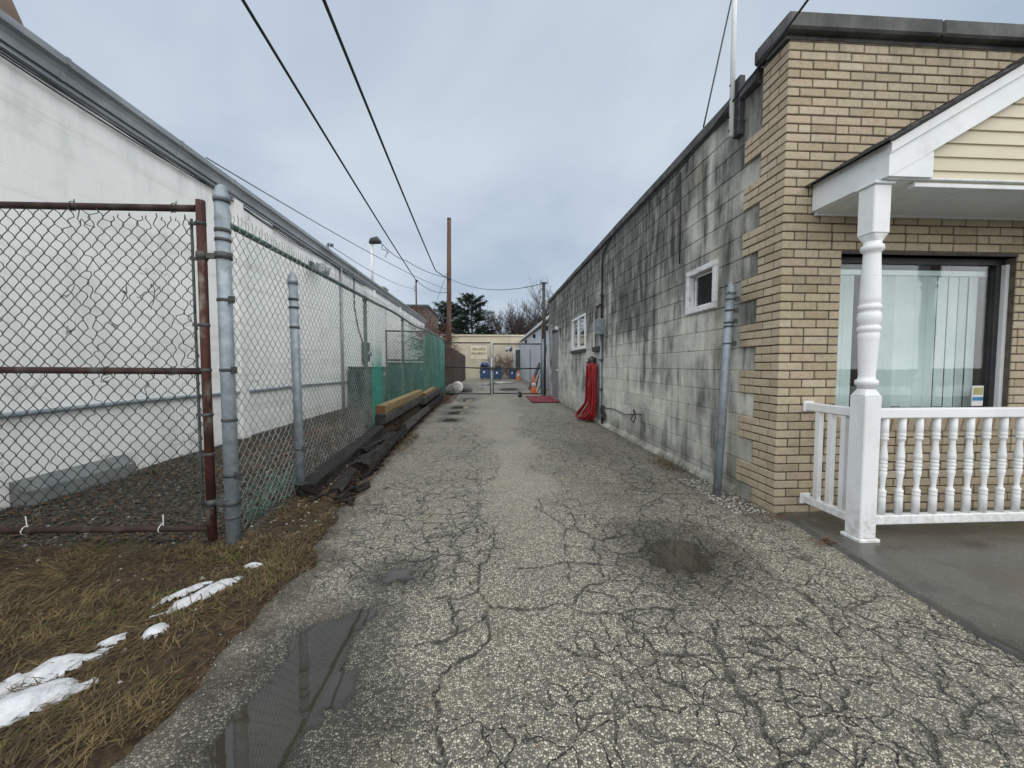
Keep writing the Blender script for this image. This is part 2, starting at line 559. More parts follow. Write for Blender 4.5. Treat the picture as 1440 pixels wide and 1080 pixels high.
def mat_stucco():
    s = NT('white_painted_stucco')
    s.n('ShaderNodeSeparateXYZ', 0, Vector=s.pos); z = s.last.outputs[2]
    a = s.noise(1.1, 5, 0.6)
    c = s.mix(s.rng(a, 0.3, 0.7), (0.80, 0.82, 0.815), (0.87, 0.88, 0.87))
    stn = s.noise(2.4, 6, 0.65, s.vec((1, 1.2, 0.35)))
    c = s.mix(s.math('MULTIPLY', s.rng(stn, 0.48, 0.70), 0.30), c, (0.50, 0.53, 0.52))
    band = s.noise(1.5, 4, 0.6, s.vec((1, 0.16, 3.6)))
    c = s.mix(s.math('MULTIPLY', s.rng(band, 0.54, 0.66), 0.30), c, (0.50, 0.49, 0.46))
    sp = s.rng(s.noise(46, 4, 0.7), 0.63, 0.70)
    c = s.mix(s.math('MULTIPLY', sp, 0.22), c, (0.42, 0.42, 0.42))
    foot = s.math('MULTIPLY', s.math('SUBTRACT', 1.0, s.rng(z, 0.0, 0.5)), s.rng(s.noise(3, 5, 0.65), 0.36, 0.66))
    c = s.mix(s.math('MULTIPLY', foot, 0.5), c, (0.36, 0.35, 0.28))
    dmp = s.math('MULTIPLY', s.rng(z, 3.0, 3.8), s.rng(stn, 0.42, 0.66))
    c = s.mix(s.math('MULTIPLY', dmp, 0.35), c, (0.45, 0.46, 0.46))
    # hairline cracks and faint block outlines under the paint, rust runs below the gutter
    wv = s.n('ShaderNodeVectorMath', operation='ADD'); ad = s.last
    sv = s.n('ShaderNodeVectorMath', operation='SCALE'); sl = s.last
    s.put(sl.inputs[0], s.noise(3.2, 5, 0.65, out=1)); sl.inputs['Scale'].default_value = 0.55
    s.put(ad.inputs[0], s.pos); s.put(ad.inputs[1], sv)
    ce = s.voro(0.75, 'DISTANCE_TO_EDGE', wv)
    ckl = s.math('MULTIPLY', s.math('SUBTRACT', 1.0, s.rng(ce, 0.001, 0.008)), s.rng(s.noise(0.9, 3, 0.5, s.vec(off=(0, 2.2, 5))), 0.50, 0.62))
    c = s.mix(s.math('MULTIPLY', ckl, 0.6), c, (0.20, 0.20, 0.19))
    bt = s.t.nodes.new('ShaderNodeTexBrick'); bt.offset = 0.5
    sx_ = s.n('ShaderNodeSeparateXYZ', 1, Vector=s.pos)
    s.put(bt.inputs['Vector'], s.n('ShaderNodeCombineXYZ', X=sx_, Y=z, Z=0.0))
    for k_, v_ in (('Scale', 1.0), ('Mortar Size', 0.006), ('Mortar Smooth', 0.6), ('Brick Width', 0.4064), ('Row Height', 0.2032)): bt.inputs[k_].default_value = v_
    jt = s.math('MULTIPLY', bt.outputs['Fac'], s.rng(s.noise(1.1, 4, 0.6, s.vec(off=(0, 7, 1))), 0.44, 0.64))
    c = s.mix(s.math('MULTIPLY', jt, 0.20), c, (0.45, 0.45, 0.43))
    rst = s.math('MULTIPLY', s.rng(s.noise(5.0, 4, 0.6, s.vec((1, 1.4, 0.08), off=(0, 3, 0))), 0.60, 0.72), s.rng(z, 2.2, 3.75))
    c = s.mix(s.math('MULTIPLY', rst, 0.35), c, (0.38, 0.30, 0.22))
    h = s.math('ADD', s.math('SUBTRACT', s.noise(55, 5, 0.65), s.math('MULTIPLY', jt, 0.7)), s.math('MULTIPLY', s.noise(6, 3, 0.5), 1.5))
    return s.fin(c, 0.75, s.bump(h, 0.3, 0.006), 0, 0.3)


def mat_slab():
    s = NT('wet_concrete')
    a = s.noise(1.3, 6, 0.62)
    c = s.mix(s.rng(a, 0.3, 0.7), (0.048, 0.048, 0.041), (0.115, 0.112, 0.098))
    c = s.mix(s.math('MULTIPLY', s.rng(s.noise(4, 5, 0.65), 0.5, 0.7), 0.5), c, (0.035, 0.036, 0.032))
    c = s.mix(s.math('MULTIPLY', s.rng(s.noise(1.7, 4, 0.6, s.vec(off=(4, 2, 0))), 0.55, 0.75), 0.5), c, (0.10, 0.072, 0.046))
    sp = s.rng(s.voro(48, 'F1'), 0.10, 0.16)
    c = s.mix(s.math('MULTIPLY', s.math('SUBTRACT', 1.0, sp), 0.35), c, (0.45, 0.44, 0.40))
    r = s.math('MULTIPLY_ADD', s.rng(a, 0.35, 0.65), 0.30, 0.10)
    h = s.math('ADD', s.noise(90, 5, 0.65), s.math('MULTIPLY', s.noise(5, 3, 0.5), 1.2))
    return s.fin(c, r, s.bump(h, 0.25, 0.004), 0, 0.5)


def mat_soil():
    s = NT('dead_grass_and_dirt')
    v = s.vec((1, 1, 0.3))
    a = s.noise(1.2, 6, 0.65, v); b = s.noise(26, 5, 0.7, v); g = s.noise(3.5, 5, 0.65, s.vec(off=(2, 5, 0)))
    c = s.mix(s.rng(b, 0.3, 0.72), (0.018, 0.013, 0.008), (0.085, 0.055, 0.028))
    c = s.mix(s.math('MULTIPLY', s.rng(a, 0.45, 0.7), 0.6), c, (0.045, 0.036, 0.024))
    grv = s.attr('gravel')
    st = s.ramp(s.voro(34, 'F1', v, out=1), [(0.0, (0.02, 0.021, 0.02)), (0.55, (0.055, 0.057, 0.05)), (0.85, (0.10, 0.085, 0.06)), (1.0, (0.22, 0.22, 0.20))])
    c = s.mix(grv, c, st)
    c = s.mix(s.math('MULTIPLY', s.rng(g, 0.60, 0.75), 0.5), c, (0.055, 0.062, 0.018))
    h = s.math('ADD', b, s.math('MULTIPLY', s.voro(34, 'F1', v), -0.6))
    return s.fin(c, 0.85, s.bump(h, 0.9, 0.02), 0, 0.25)


def mat_ground():
    s = NT('distant_ground')
    a = s.noise(0.3, 6, 0.65)
    c = s.mix(s.rng(a, 0.3, 0.7), (0.05, 0.045, 0.035), (0.12, 0.105, 0.08))
    return s.fin(c, 0.9, s.bump(s.noise(8, 4, 0.6), 0.5, 0.02))


def mat_water():
    s = NT('puddle_water')
    c = s.mix(s.noise(5, 4, 0.6), (0.022, 0.020, 0.014), (0.055, 0.050, 0.036))
    s.fin(c, 0.03, s.bump(s.noise(9, 2, 0.5), 0.02, 0.01), 0, 0.9, IOR=1.5)
    s.put(s.b.inputs['Alpha'], s.rng(s.attr('depth'), -0.0005, 0.0065, 0.0, 0.93))
    return s.m


def mat_glass(name='window_glass', tint=(0.8, 0.9, 0.9), see=0.75):
    s = NT(name)
    tr = s.t.nodes.new('ShaderNodeBsdfTransparent'); tr.inputs[0].default_value = (*tint, 1)
    gl = s.t.nodes.new('ShaderNodeBsdfGlossy'); gl.inputs['Roughness'].default_value = 0.015
    gl.inputs['Color'].default_value = (0.95, 0.97, 1, 1)
    s.put(gl.inputs['Normal'], s.bump(s.noise(1.6, 2, 0.5), 0.03, 0.05))
    lw = s.t.nodes.new('ShaderNodeLayerWeight'); lw.inputs['Blend'].default_value = 0.5
    f = s.math('MULTIPLY_ADD', s.math('POWER', lw.outputs['Facing'], 4.0), 0.9, 1 - see + 0.03, clamp=True)
    mxn = s.t.nodes.new('ShaderNodeMixShader')
    s.put(mxn.inputs[0], f); s.t.links.new(tr.outputs[0], mxn.inputs[1]); s.t.links.new(gl.outputs[0], mxn.inputs[2])
    s.t.links.new(mxn.outputs[0], s.out.inputs[0])
    return s.m


def mat_net():
    """knitted privacy netting: open between the threads, so partly see-through"""
    s = NT('green_netting')
    a = s.noise(1.4, 5, 0.6)
    c = s.mix(s.rng(a, 0.3, 0.7), (0.018, 0.27, 0.20), (0.045, 0.40, 0.30))
    wv = s.n('ShaderNodeTexWave', 0, Vector=s.vec((1, 9, 9)), Scale=2.0, Distortion=2.5, Detail=2.0)
    s.fin(c, 0.7, s.bump(a, 0.3, 0.02), 0, 0.3)
    dens = s.attr('dens')
    al = s.math('ADD', s.math('MULTIPLY', dens, s.math('MULTIPLY_ADD', s.noise(5, 5, 0.7), 0.7, 0.32)), s.math('MULTIPLY_ADD', wv, 0.16, -0.08), clamp=True)
    s.put(s.b.inputs['Alpha'], al)
    return s.m


def mat_vinyl():
    s = NT('white_vinyl')
    s.n('ShaderNodeSeparateXYZ', 0, Vector=s.pos); z = s.last.outputs[2]
    c = s.mix(s.rng(s.noise(3, 4, 0.6), 0.3, 0.7), (0.72, 0.745, 0.765), (0.785, 0.81, 0.83))
    gr = s.noise(6, 6, 0.68, s.vec((1, 1, 0.35)))
    c = s.mix(s.math('MULTIPLY', s.rng(gr, 0.50, 0.72), 0.30), c, (0.47, 0.48, 0.46))
    spl = s.math('MULTIPLY', s.math('SUBTRACT', 1.0, s.rng(z, 0.03, 0.42)), s.rng(s.noise(24, 5, 0.7), 0.38, 0.66))
    c = s.mix(s.math('MULTIPLY', spl, 0.55), c, (0.33, 0.31, 0.27))
    scf = s.rng(s.noise(16, 5, 0.75, s.vec((1, 1, 2.5), off=(2, 1, 0))), 0.62, 0.66)
    c = s.mix(s.math('MULTIPLY', scf, 0.30), c, (0.42, 0.42, 0.41))
    return s.fin(c, s.math('MULTIPLY_ADD', gr, 0.35, 0.28), s.bump(s.noise(140, 3, 0.6), 0.06, 0.001), 0, 0.5)


def mat_rust(name, c1, c2, dirt, damt, rough=0.7, scale=9, metal=0.15):
    return plain(name, c1, c2, scale=scale, rough=rough, bump=0.4, bscale=90, bdist=0.003, metal=metal, dirt=dirt, dscale=7, damt=damt, stretch=(1, 1, 0.5))


M = {}
M['road'] = mat_road()
M['block'] = mat_block()
M['brick'] = mat_brick()
M['brick_many'] = mat_brick('tan_brick_many', True)
M['block_many'] = mat_block(True)
M['stucco'] = mat_stucco()
M['slab'] = mat_slab()
M['soil'] = mat_soil()
M['ground'] = mat_ground()
M['water'] = mat_water()
M['glass'] = mat_glass('window_glass', (0.95, 0.985, 0.985), 0.98)
M['glass_dark'] = mat_glass('dark_window_glass', (0.35, 0.38, 0.40), 0.80)
M['net'] = mat_net()
M['mortar'] = plain('dark_mortar', (0.065, 0.055, 0.043), (0.14, 0.118, 0.092), 14, 0.9, 0.4, 120, 0.004, rnd=0)
M['block_joint'] = mat_block(); M['block_joint'].name = 'painted_block_joint'
M['coping'] = plain('weathered_dark_coping', (0.050, 0.056, 0.058), (0.13, 0.135, 0.13), 5, 0.7, 0.4, 60, 0.006, dirt=(0.02, 0.022, 0.022), damt=0.7, stretch=(1, 1, 0.6))
M['vinyl'] = mat_vinyl()
M['alu_white'] = plain('white_metal_trim', (0.68, 0.72, 0.75), (0.78, 0.81, 0.83), 2.5, 0.40, 0.05, 30, 0.003, rnd=0.03, dirt=(0.40, 0.41, 0.40), dscale=5, damt=0.35, spec=0.5)
M['siding'] = plain('cream_siding', (0.56, 0.51, 0.38), (0.62, 0.57, 0.44), 2.5, 0.5, 0.06, 160, 0.001, rnd=0.03, dirt=(0.45, 0.39, 0.26), dscale=6, damt=0.25, stretch=(0.3, 1, 1))
M['shingle'] = plain('dark_shingle', (0.035, 0.036, 0.038), (0.11, 0.108, 0.105), 30, 0.9, 0.6, 240, 0.003, rnd=0.25)
M['galv'] = plain('galvanised_steel', (0.20, 0.245, 0.285), (0.30, 0.345, 0.385), 14, 0.50, 0.12, 80, 0.002, metal=0.35, rnd=0.05, dirt=(0.12, 0.13, 0.13), dscale=11, damt=0.6)
M['galv_dark'] = plain('tarnished_steel', (0.035, 0.042, 0.046), (0.085, 0.095, 0.10), 16, 0.55, 0.2, 80, 0.002, metal=0.3, rnd=0.1, dirt=(0.08, 0.045, 0.025), dscale=9, damt=0.4)
M['rust'] = mat_rust('rusty_pipe', (0.018, 0.011, 0.010), (0.046, 0.024, 0.019), (0.15, 0.14, 0.12), 0.45)
M['rust_red'] = mat_rust('rusty_red_pipe', (0.030, 0.012, 0.010), (0.075, 0.024, 0.018), (0.27, 0.26, 0.22), 0.9)
M['wire'] = plain('dark_coated_wire', (0.018, 0.026, 0.028), (0.045, 0.058, 0.058), 10, 0.5, 0.1, 50, 0.001, metal=0.2, rnd=0)
M['wire_grey'] = plain('galvanised_wire', (0.20, 0.22, 0.21), (0.36, 0.39, 0.37), 6, 0.5, 0.1, 50, 0.001, metal=0.3, rnd=0, dirt=(0.05, 0.055, 0.05), dscale=2.2, damt=0.9)
M['wire_green'] = plain('green_coated_wire', (0.05, 0.12, 0.09), (0.13, 0.22, 0.18), 6, 0.5, 0.1, 50, 0.001, rnd=0)
M['green_post'] = plain('green_painted_post', (0.030, 0.075, 0.068), (0.075, 0.13, 0.12), 9, 0.55, 0.2, 80, 0.002, rnd=0.1, dirt=(0.16, 0.17, 0.16), dscale=8, damt=0.5)
M['gutter'] = plain('grey_gutter_metal', (0.27, 0.295, 0.315), (0.38, 0.405, 0.425), 3, 0.42, 0.1, 20, 0.004, metal=0.3, rnd=0.04, dirt=(0.15, 0.165, 0.17), dscale=2.2, damt=0.5, stretch=(1, 0.5, 1.5))
M['roofing'] = plain('dark_roofing', (0.06, 0.06, 0.062), (0.12, 0.12, 0.12), 8, 0.9, 0.4, 90, 0.004)
M['cable'] = plain('black_cable', (0.012, 0.014, 0.017), (0.035, 0.038, 0.043), 3, 0.6, 0.0, 50, 0.001, rnd=0)
M['thin_wire'] = plain('grey_wire', (0.10, 0.12, 0.14), (0.18, 0.20, 0.22), 3, 0.6, 0.0, 50, 0.001, rnd=0)
M['tie'] = plain('rotten_black_timber', (0.006, 0.0055, 0.005), (0.026, 0.023, 0.021), 9, 0.85, 1.0, 30, 0.03, rnd=0.3, dirt=(0.07, 0.064, 0.056), dscale=11, damt=0.5, stretch=(3, 0.6, 3))
M['tie_grey'] = plain('weathered_grey_timber', (0.035, 0.035, 0.033), (0.10, 0.098, 0.09), 7, 0.85, 0.8, 30, 0.015, rnd=0.2, dirt=(0.02, 0.018, 0.016), dscale=6, damt=0.8, stretch=(3, 0.5, 3))
M['new_wood'] = plain('yellow_new_timber', (0.20, 0.14, 0.06), (0.30, 0.22, 0.105), 5, 0.7, 0.3, 60, 0.004, rnd=0.05, dirt=(0.16, 0.13, 0.05), dscale=4, damt=0.7, stretch=(5, 0.6, 5))
M['end_wood'] = plain('timber_end_grain', (0.11, 0.045, 0.02), (0.19, 0.085, 0.035), 40, 0.8, 0.4, 120, 0.004, rnd=0)
M['fence_wood'] = plain('brown_fence_board', (0.025, 0.016, 0.013), (0.075, 0.048, 0.036), 5, 0.85, 0.4, 40, 0.006, rnd=0.45, island=True, dirt=(0.09, 0.085, 0.08), dscale=3, damt=0.5, stretch=(3, 3, 0.4))
M['pole'] = plain('creosoted_pole_wood', (0.055, 0.028, 0.020), (0.12, 0.065, 0.045), 3, 0.85, 0.5, 30, 0.01, dirt=(0.13, 0.12, 0.11), dscale=1.2, damt=0.5, stretch=(5, 5, 0.3))
M['red_hose'] = plain('red_rubber_hose', (0.20, 0.008, 0.012), (0.33, 0.016, 0.022), 8, 0.42, 0.1, 80, 0.002, rnd=0, dirt=(0.16, 0.012, 0.012), dscale=6, damt=0.5)
M['mat_red'] = plain('dull_red_carpet', (0.17, 0.030, 0.042), (0.25, 0.055, 0.066), 7, 0.95, 0.7, 220, 0.004, rnd=0, dirt=(0.10, 0.04, 0.04), dscale=3, damt=0.5)
M['door'] = plain('grey_painted_door', (0.20, 0.215, 0.245), (0.255, 0.27, 0.30), 3, 0.55, 0.1, 40, 0.002, dirt=(0.12, 0.12, 0.12), dscale=2.5, damt=0.5, stretch=(1, 1, 0.4))
M['white_paint'] = plain('chipped_white_paint', (0.68, 0.69, 0.72), (0.78, 0.79, 0.81), 6, 0.6, 0.3, 60, 0.004, dirt=(0.30, 0.29, 0.27), dscale=13, damt=0.75)
M['dark'] = plain('black_trim', (0.012, 0.012, 0.013), (0.03, 0.03, 0.032), 6, 0.5, 0.1, 60, 0.002)
M['dark_wood'] = plain('dark_brown_reveal', (0.05, 0.028, 0.015), (0.11, 0.062, 0.035), 4, 0.6, 0.3, 40, 0.004, stretch=(4, 4, 0.4))
M['blind'] = plain('vertical_blind_fabric', (0.50, 0.565, 0.55), (0.60, 0.655, 0.64), 4, 0.8, 0.1, 60, 0.001, rnd=0.13)
M['dark_sill'] = plain('dark_stone_sill', (0.035, 0.032, 0.030), (0.08, 0.075, 0.07), 9, 0.8, 0.4, 60, 0.004)
M['concrete'] = plain('old_concrete', (0.23, 0.235, 0.22), (0.36, 0.365, 0.35), 4, 0.85, 0.4, 70, 0.006, dirt=(0.10, 0.105, 0.10), dscale=3, damt=0.75)
M['concrete_dark'] = plain('damp_concrete', (0.10, 0.115, 0.115), (0.22, 0.24, 0.235), 3, 0.75, 0.4, 70, 0.006, dirt=(0.05, 0.058, 0.055), dscale=3, damt=0.8)
M['snow'] = plain('old_snow', (0.44, 0.465, 0.50), (0.60, 0.625, 0.66), 22, 0.6, 0.7, 70, 0.008, rnd=0, dirt=(0.26, 0.24, 0.21), dscale=14, damt=0.55)
M['straw'] = plain('dead_grass_blade', (0.058, 0.042, 0.018), (0.175, 0.124, 0.056), 16, 0.8, 0.0, 50, 0.001, rnd=0, dirt=(0.024, 0.017, 0.009), dscale=3.0, damt=0.85)
M['leaf'] = plain('dead_leaf', (0.065, 0.026, 0.014), (0.16, 0.065, 0.034), 18, 0.75, 0.0, 50, 0.001, rnd=0, dirt=(0.28, 0.20, 0.13), dscale=20, damt=0.7)
M['leaf_dark'] = plain('wet_leaf_litter', (0.025, 0.020, 0.014), (0.085, 0.062, 0.04), 18, 0.55, 0.0, 50, 0.001, rnd=0, dirt=(0.10, 0.115, 0.10), dscale=14, damt=0.6)
M['moss'] = plain('green_moss', (0.05, 0.075, 0.012), (0.10, 0.13, 0.025), 12, 0.9, 0.5, 120, 0.004, rnd=0)
M['pebble'] = plain('pale_pebble', (0.22, 0.215, 0.20), (0.42, 0.41, 0.38), 45, 0.7, 0.2, 120, 0.002, rnd=0.2, dirt=(0.10, 0.10, 0.095), dscale=30, damt=0.8)
M['ac_green'] = plain('dark_green_cabinet', (0.020, 0.060, 0.058), (0.04, 0.095, 0.09), 3, 0.5, 0.1, 30, 0.003, dirt=(0.09, 0.12, 0.115), dscale=3, damt=0.5)
M['cream_wall'] = plain('cream_rendered_wall', (0.52, 0.475, 0.36), (0.60, 0.55, 0.43), 0.8, 0.85, 0.2, 20, 0.006, dirt=(0.32, 0.30, 0.25), dscale=0.9, damt=0.6, stretch=(1, 1, 0.5))
M['pale_wall'] = plain('pale_blue_metal_wall', (0.50, 0.55, 0.64), (0.58, 0.63, 0.71), 0.8, 0.6, 0.1, 20, 0.004, dirt=(0.36, 0.39, 0.43), dscale=1.2, damt=0.4)
M['blue_steel'] = plain('blue_dumpster_steel', (0.010, 0.045, 0.16), (0.022, 0.085, 0.25), 3, 0.5, 0.2, 20, 0.004, dirt=(0.03, 0.04, 0.06), dscale=3, damt=0.6)
M['dark_brick'] = plain('sooty_brick', (0.075, 0.055, 0.048), (0.16, 0.12, 0.10), 9, 0.9, 0.4, 60, 0.006, rnd=0.3)
M['orange'] = plain('orange_cone_plastic', (0.62, 0.11, 0.025), (0.72, 0.16, 0.04), 6, 0.5, 0.05, 60, 0.001, dirt=(0.25, 0.08, 0.03), damt=0.4)
M['sign'] = plain('aged_sign_board', (0.66, 0.60, 0.44), (0.74, 0.69, 0.54), 4, 0.6, 0.1, 60, 0.001, rnd=0, dirt=(0.5, 0.42, 0.28), damt=0.3)
M['sign_text'] = plain('sign_lettering', (0.05, 0.03, 0.02), (0.11, 0.05, 0.03), 9, 0.6, 0.0, 60, 0.001, rnd=0)
M['needles'] = plain('pine_needles', (0.010, 0.026, 0.016), (0.032, 0.060, 0.036), 0.8, 0.7, 0.0, 50, 0.001, rnd=0)
M['bark'] = plain('grey_brown_bark', (0.035, 0.028, 0.027), (0.075, 0.062, 0.06), 3, 0.9, 0.4, 30, 0.01, stretch=(4, 4, 0.5))
M['vine'] = plain('bare_red_brown_vine', (0.06, 0.026, 0.022), (0.14, 0.065, 0.055), 3, 0.9, 0.2, 30, 0.01, rnd=0)
M['brown_wall'] = plain('tan_brown_render', (0.10, 0.072, 0.055), (0.16, 0.12, 0.09), 2, 0.85, 0.3, 30, 0.006)
M['blue_band'] = plain('blue_sticker_print', (0.03, 0.16, 0.36), (0.05, 0.22, 0.45), 8, 0.4, 0.0, 50, 0.001, rnd=0)
M['olive_band'] = plain('olive_sticker_print', (0.32, 0.30, 0.12), (0.42, 0.40, 0.20), 30, 0.4, 0.0, 50, 0.001, rnd=0)
M['lamp_glass'] = plain('unlit_lamp_lens', (0.45, 0.47, 0.48), (0.6, 0.62, 0.63), 8, 0.2, 0.0, 50, 0.001, rnd=0)
M['white_plastic'] = plain('white_plastic', (0.66, 0.67, 0.67), (0.74, 0.75, 0.75), 5, 0.5, 0.1, 40, 0.002)
CRACKS = [
    [(-0.47, 6.62), (-0.15, 5.77), (-0.35, 5.00), (-0.14, 4.39), (-0.13, 3.92), (-0.09, 3.63), (-0.10, 3.29), (-0.09, 3.01), (-0.00, 2.86), (0.05, 2.69), (-0.00, 2.44), (-0.04, 2.26), (-0.06, 2.12), (-0.07, 2.00)],
    [(-0.09, 3.01), (-0.19, 2.83), (-0.28, 2.67), (-0.25, 2.52), (-0.16, 2.41), (-0.06, 2.23)],
    [(-0.65, 3.91), (-0.46, 3.99), (-0.32, 4.11), (-0.13, 4.01)],
    [(-0.32, 3.08), (-0.21, 3.15), (-0.10, 3.01)],
    [(-0.12, 2.51), (-0.07, 2.66), (-0.10, 2.83), (-0.05, 2.91)],
    [(-0.06, 2.01), (-0.02, 1.92), (0.02, 1.86), (0.13, 1.83), (0.25, 1.85), (0.34, 1.86), (0.42, 1.85), (0.49, 1.80), (0.61, 1.77), (0.64, 1.69), (0.68, 1.60), (0.70, 1.56), (0.67, 1.47), (0.65, 1.39)],
    [(0.42, 1.85), (0.46, 1.93), (0.53, 2.00), (0.65, 2.06), (0.80, 2.05)],
    [(0.51, 1.98), (0.61, 1.93), (0.66, 1.90), (0.65, 1.82)],
    [(0.00, 1.83), (-0.04, 1.76), (-0.14, 1.68), (-0.20, 1.63), (-0.31, 1.64)],
    [(0.00, 1.80), (0.01, 1.71), (0.00, 1.63), (-0.06, 1.56), (-0.17, 1.51), (-0.19, 1.46), (-0.20, 1.41), (-0.23, 1.36), (-0.19, 1.29), (-0.17, 1.18), (-0.15, 1.12), (-0.15, 1.08)],
    [(-0.22, 1.95), (-0.18, 1.83), (-0.15, 1.73), (-0.15, 1.68)],
    [(-0.09, 1.99), (-0.18, 1.94), (-0.27, 1.97)],
    [(0.44, 3.42), (0.43, 3.17), (0.50, 2.96), (0.55, 2.79), (0.49, 2.46), (0.46, 2.23), (0.45, 2.05)],
    [(0.56, 2.76), (0.70, 2.71), (0.71, 2.55), (0.70, 2.41), (0.65, 2.19), (0.63, 2.09)],
    [(0.49, 2.49), (0.61, 2.48), (0.70, 2.41)],
    [(0.17, 2.24), (0.30, 2.23), (0.46, 2.26), (0.66, 2.25), (0.81, 2.19)],
    [(0.66, 3.05), (0.65, 2.80), (0.71, 2.63)],
    [(0.31, 1.59), (0.39, 1.50), (0.45, 1.47), (0.50, 1.43), (0.64, 1.39), (0.72, 1.36), (0.81, 1.30)],
    [(0.70, 1.54), (0.80, 1.51), (0.91, 1.47), (0.94, 1.39)],
    [(0.61, 1.77), (0.76, 1.81), (0.94, 1.82), (1.12, 1.83)],
    [(1.48, 2.80), (1.65, 2.70), (1.64, 2.39), (1.62, 2.18), (1.61, 1.97), (1.65, 1.91), (1.75, 1.83), (1.75, 1.75), (1.80, 1.65), (1.94, 1.59), (2.03, 1.55), (2.11, 1.48), (2.15, 1.37)],
    [(0.67, 1.36), (0.80, 1.32), (0.90, 1.28), (1.02, 1.26), (1.18, 1.22), (1.23, 1.23), (1.28, 1.21), (1.30, 1.18), (1.30, 1.13), (1.29, 1.06), (1.28, 1.02)],
    [(1.02, 1.70), (0.93, 1.41), (0.90, 1.32), (0.92, 1.23), (0.91, 1.12), (0.93, 1.09), (1.04, 1.12), (1.17, 1.12)],
    [(1.02, 1.60), (1.15, 1.58), (1.28, 1.57), (1.30, 1.44), (1.31, 1.30), (1.23, 1.23)],
    [(1.14, 1.41), (1.03, 1.25)],
    [(1.41, 1.23), (1.46, 1.17), (1.40, 1.09), (1.35, 1.01)],
    [(1.65, 1.91), (1.61, 1.68), (1.56, 1.55), (1.52, 1.48)],
    [(1.75, 1.75), (2.04, 1.85), (2.12, 1.84)],
    [(1.74, 1.36), (1.77, 1.30), (1.73, 1.24), (1.62, 1.18), (1.55, 1.14)],
    [(1.73, 1.24), (1.84, 1.24), (1.88, 1.19)],
    [(1.37, 1.37), (1.49, 1.34), (1.50, 1.29)],
    [(1.00, 1.40), (1.14, 1.41), (1.22, 1.35)],
]
# ------------------------------------------------------------------ the ground
ROAD_LEFT = [(-8, -1.15), (0.5, -1.15), (1.35, -1.13), (2.07, -1.10), (2.8, -1.16), (3.7, -1.28), (6, -1.42), (9.2, -1.50), (14, -1.45), (15, -1.6), (16, -2.6), (60, -2.6)]


def road_left(y):
    return np.interp(y, [a for a, b in ROAD_LEFT], [b for a, b in ROAD_LEFT])


def seg_dist(px, py, pl):
    d = np.full(px.shape, 9.0)
    for (ax, ay), (bx, by) in zip(pl[:-1], pl[1:]):
        vx, vy = bx - ax, by - ay
        t = np.clip(((px - ax) * vx + (py - ay) * vy) / max(vx * vx + vy * vy, 1e-9), 0, 1)
        d = np.minimum(d, np.hypot(px - ax - t * vx, py - ay - t * vy))
    return d


def poly_sd(px, py, poly):
    """signed distance, negative inside"""
    d = seg_dist(px, py, poly + [poly[0]])
    ins = np.zeros(px.shape, bool)
    n = len(poly)
    for i in range(n):
        x0, y0 = poly[i]; x1, y1 = poly[(i + 1) % n]
        c = ((y0 > py) != (y1 > py)) & (px < (x1 - x0) * (py - y0) / (y1 - y0 + 1e-12) + x0)
        ins ^= c
    return np.where(ins, -d, d)


PUDDLES = [   # outline, depth, softness of the shore
    ([(-0.57, 1.88), (-0.70, 1.85), (-0.80, 1.80), (-0.88, 1.66), (-0.85, 1.52), (-0.88, 1.36), (-0.86, 1.20), (-0.84, 1.02), (-0.80, 0.80), (-0.62, 0.82), (-0.585, 1.10), (-0.575, 1.5)], 0.015, 0.085),
    ([(-0.54, 1.70), (-0.50, 1.45), (-0.42, 1.34), (-0.36, 1.26), (-0.44, 1.12), (-0.50, 0.95), (-0.56, 0.95), (-0.56, 1.4)], 0.0062, 0.07),
    ([(-0.62, 2.28), (-0.43, 2.30), (-0.42, 2.12), (-0.52, 2.14), (-0.60, 2.12)], 0.0105, 0.07),
    ([(1.10, 2.66), (1.28, 2.66), (1.42, 2.50), (1.40, 2.30), (1.28, 2.14), (1.10, 2.14), (1.02, 2.35)], 0.012, 0.16),
    ([(-1.00, 8.3), (-0.72, 8.3), (-0.70, 8.7), (-1.0, 8.8)], 0.016, 0.12),
    ([(-1.02, 9.5), (-0.65, 9.6), (-0.72, 10.1), (-1.05, 10.0)], 0.016, 0.15),
    ([(-1.05, 10.7), (-0.55, 10.9), (-0.62, 11.5), (-1.0, 11.4)], 0.016, 0.15),
    ([(-0.95, 13.0), (-0.55, 13.1), (-0.6, 14.2), (-0.98, 14.1)], 0.016, 0.15),
    ([(0.55, 18.4), (1.35, 18.5), (1.4, 20.4), (0.5, 20.2)], 0.018, 0.3),
    ([(-0.8, 23.5), (0.3, 23.5), (0.4, 25.5), (-0.6, 25.5)], 0.018, 0.3),
    ([(0.5, 26), (1.7, 26), (1.7, 28.5), (0.6, 28)], 0.018, 0.3),
    ([(-1.1, 19.0), (-0.6, 19.0), (-0.55, 20.2), (-1.0, 20.2)], 0.018, 0.3),
]
WATER_Z = -0.0052

rx = np.concatenate([np.arange(-2.7, -1.7, 0.10), np.arange(-1.7, 2.46, 0.0145), np.arange(2.5, 3.2, 0.12)])
ry = np.concatenate([np.arange(-8, 0.7, 0.3), np.arange(0.7, 3.3, 0.0135), np.arange(3.3, 8, 0.035), np.arange(8, 16, 0.09), np.arange(16, 46, 0.5)])
gx, gy = np.meshgrid(rx, ry)
crack = np.full(gx.shape, 1.0)
wob_x = gx + (fbm(gx * 9, gy * 9, 5, 4) - 0.5) * 0.085
wob_y = gy + (fbm(gx * 9, gy * 9, 25, 4) - 0.5) * 0.085
sel = (gy > 0.7) & (gy < 8)
for pl in CRACKS:
    d = seg_dist(wob_x[sel], wob_y[sel], pl)
    crack[sel] = np.minimum(crack[sel], d)
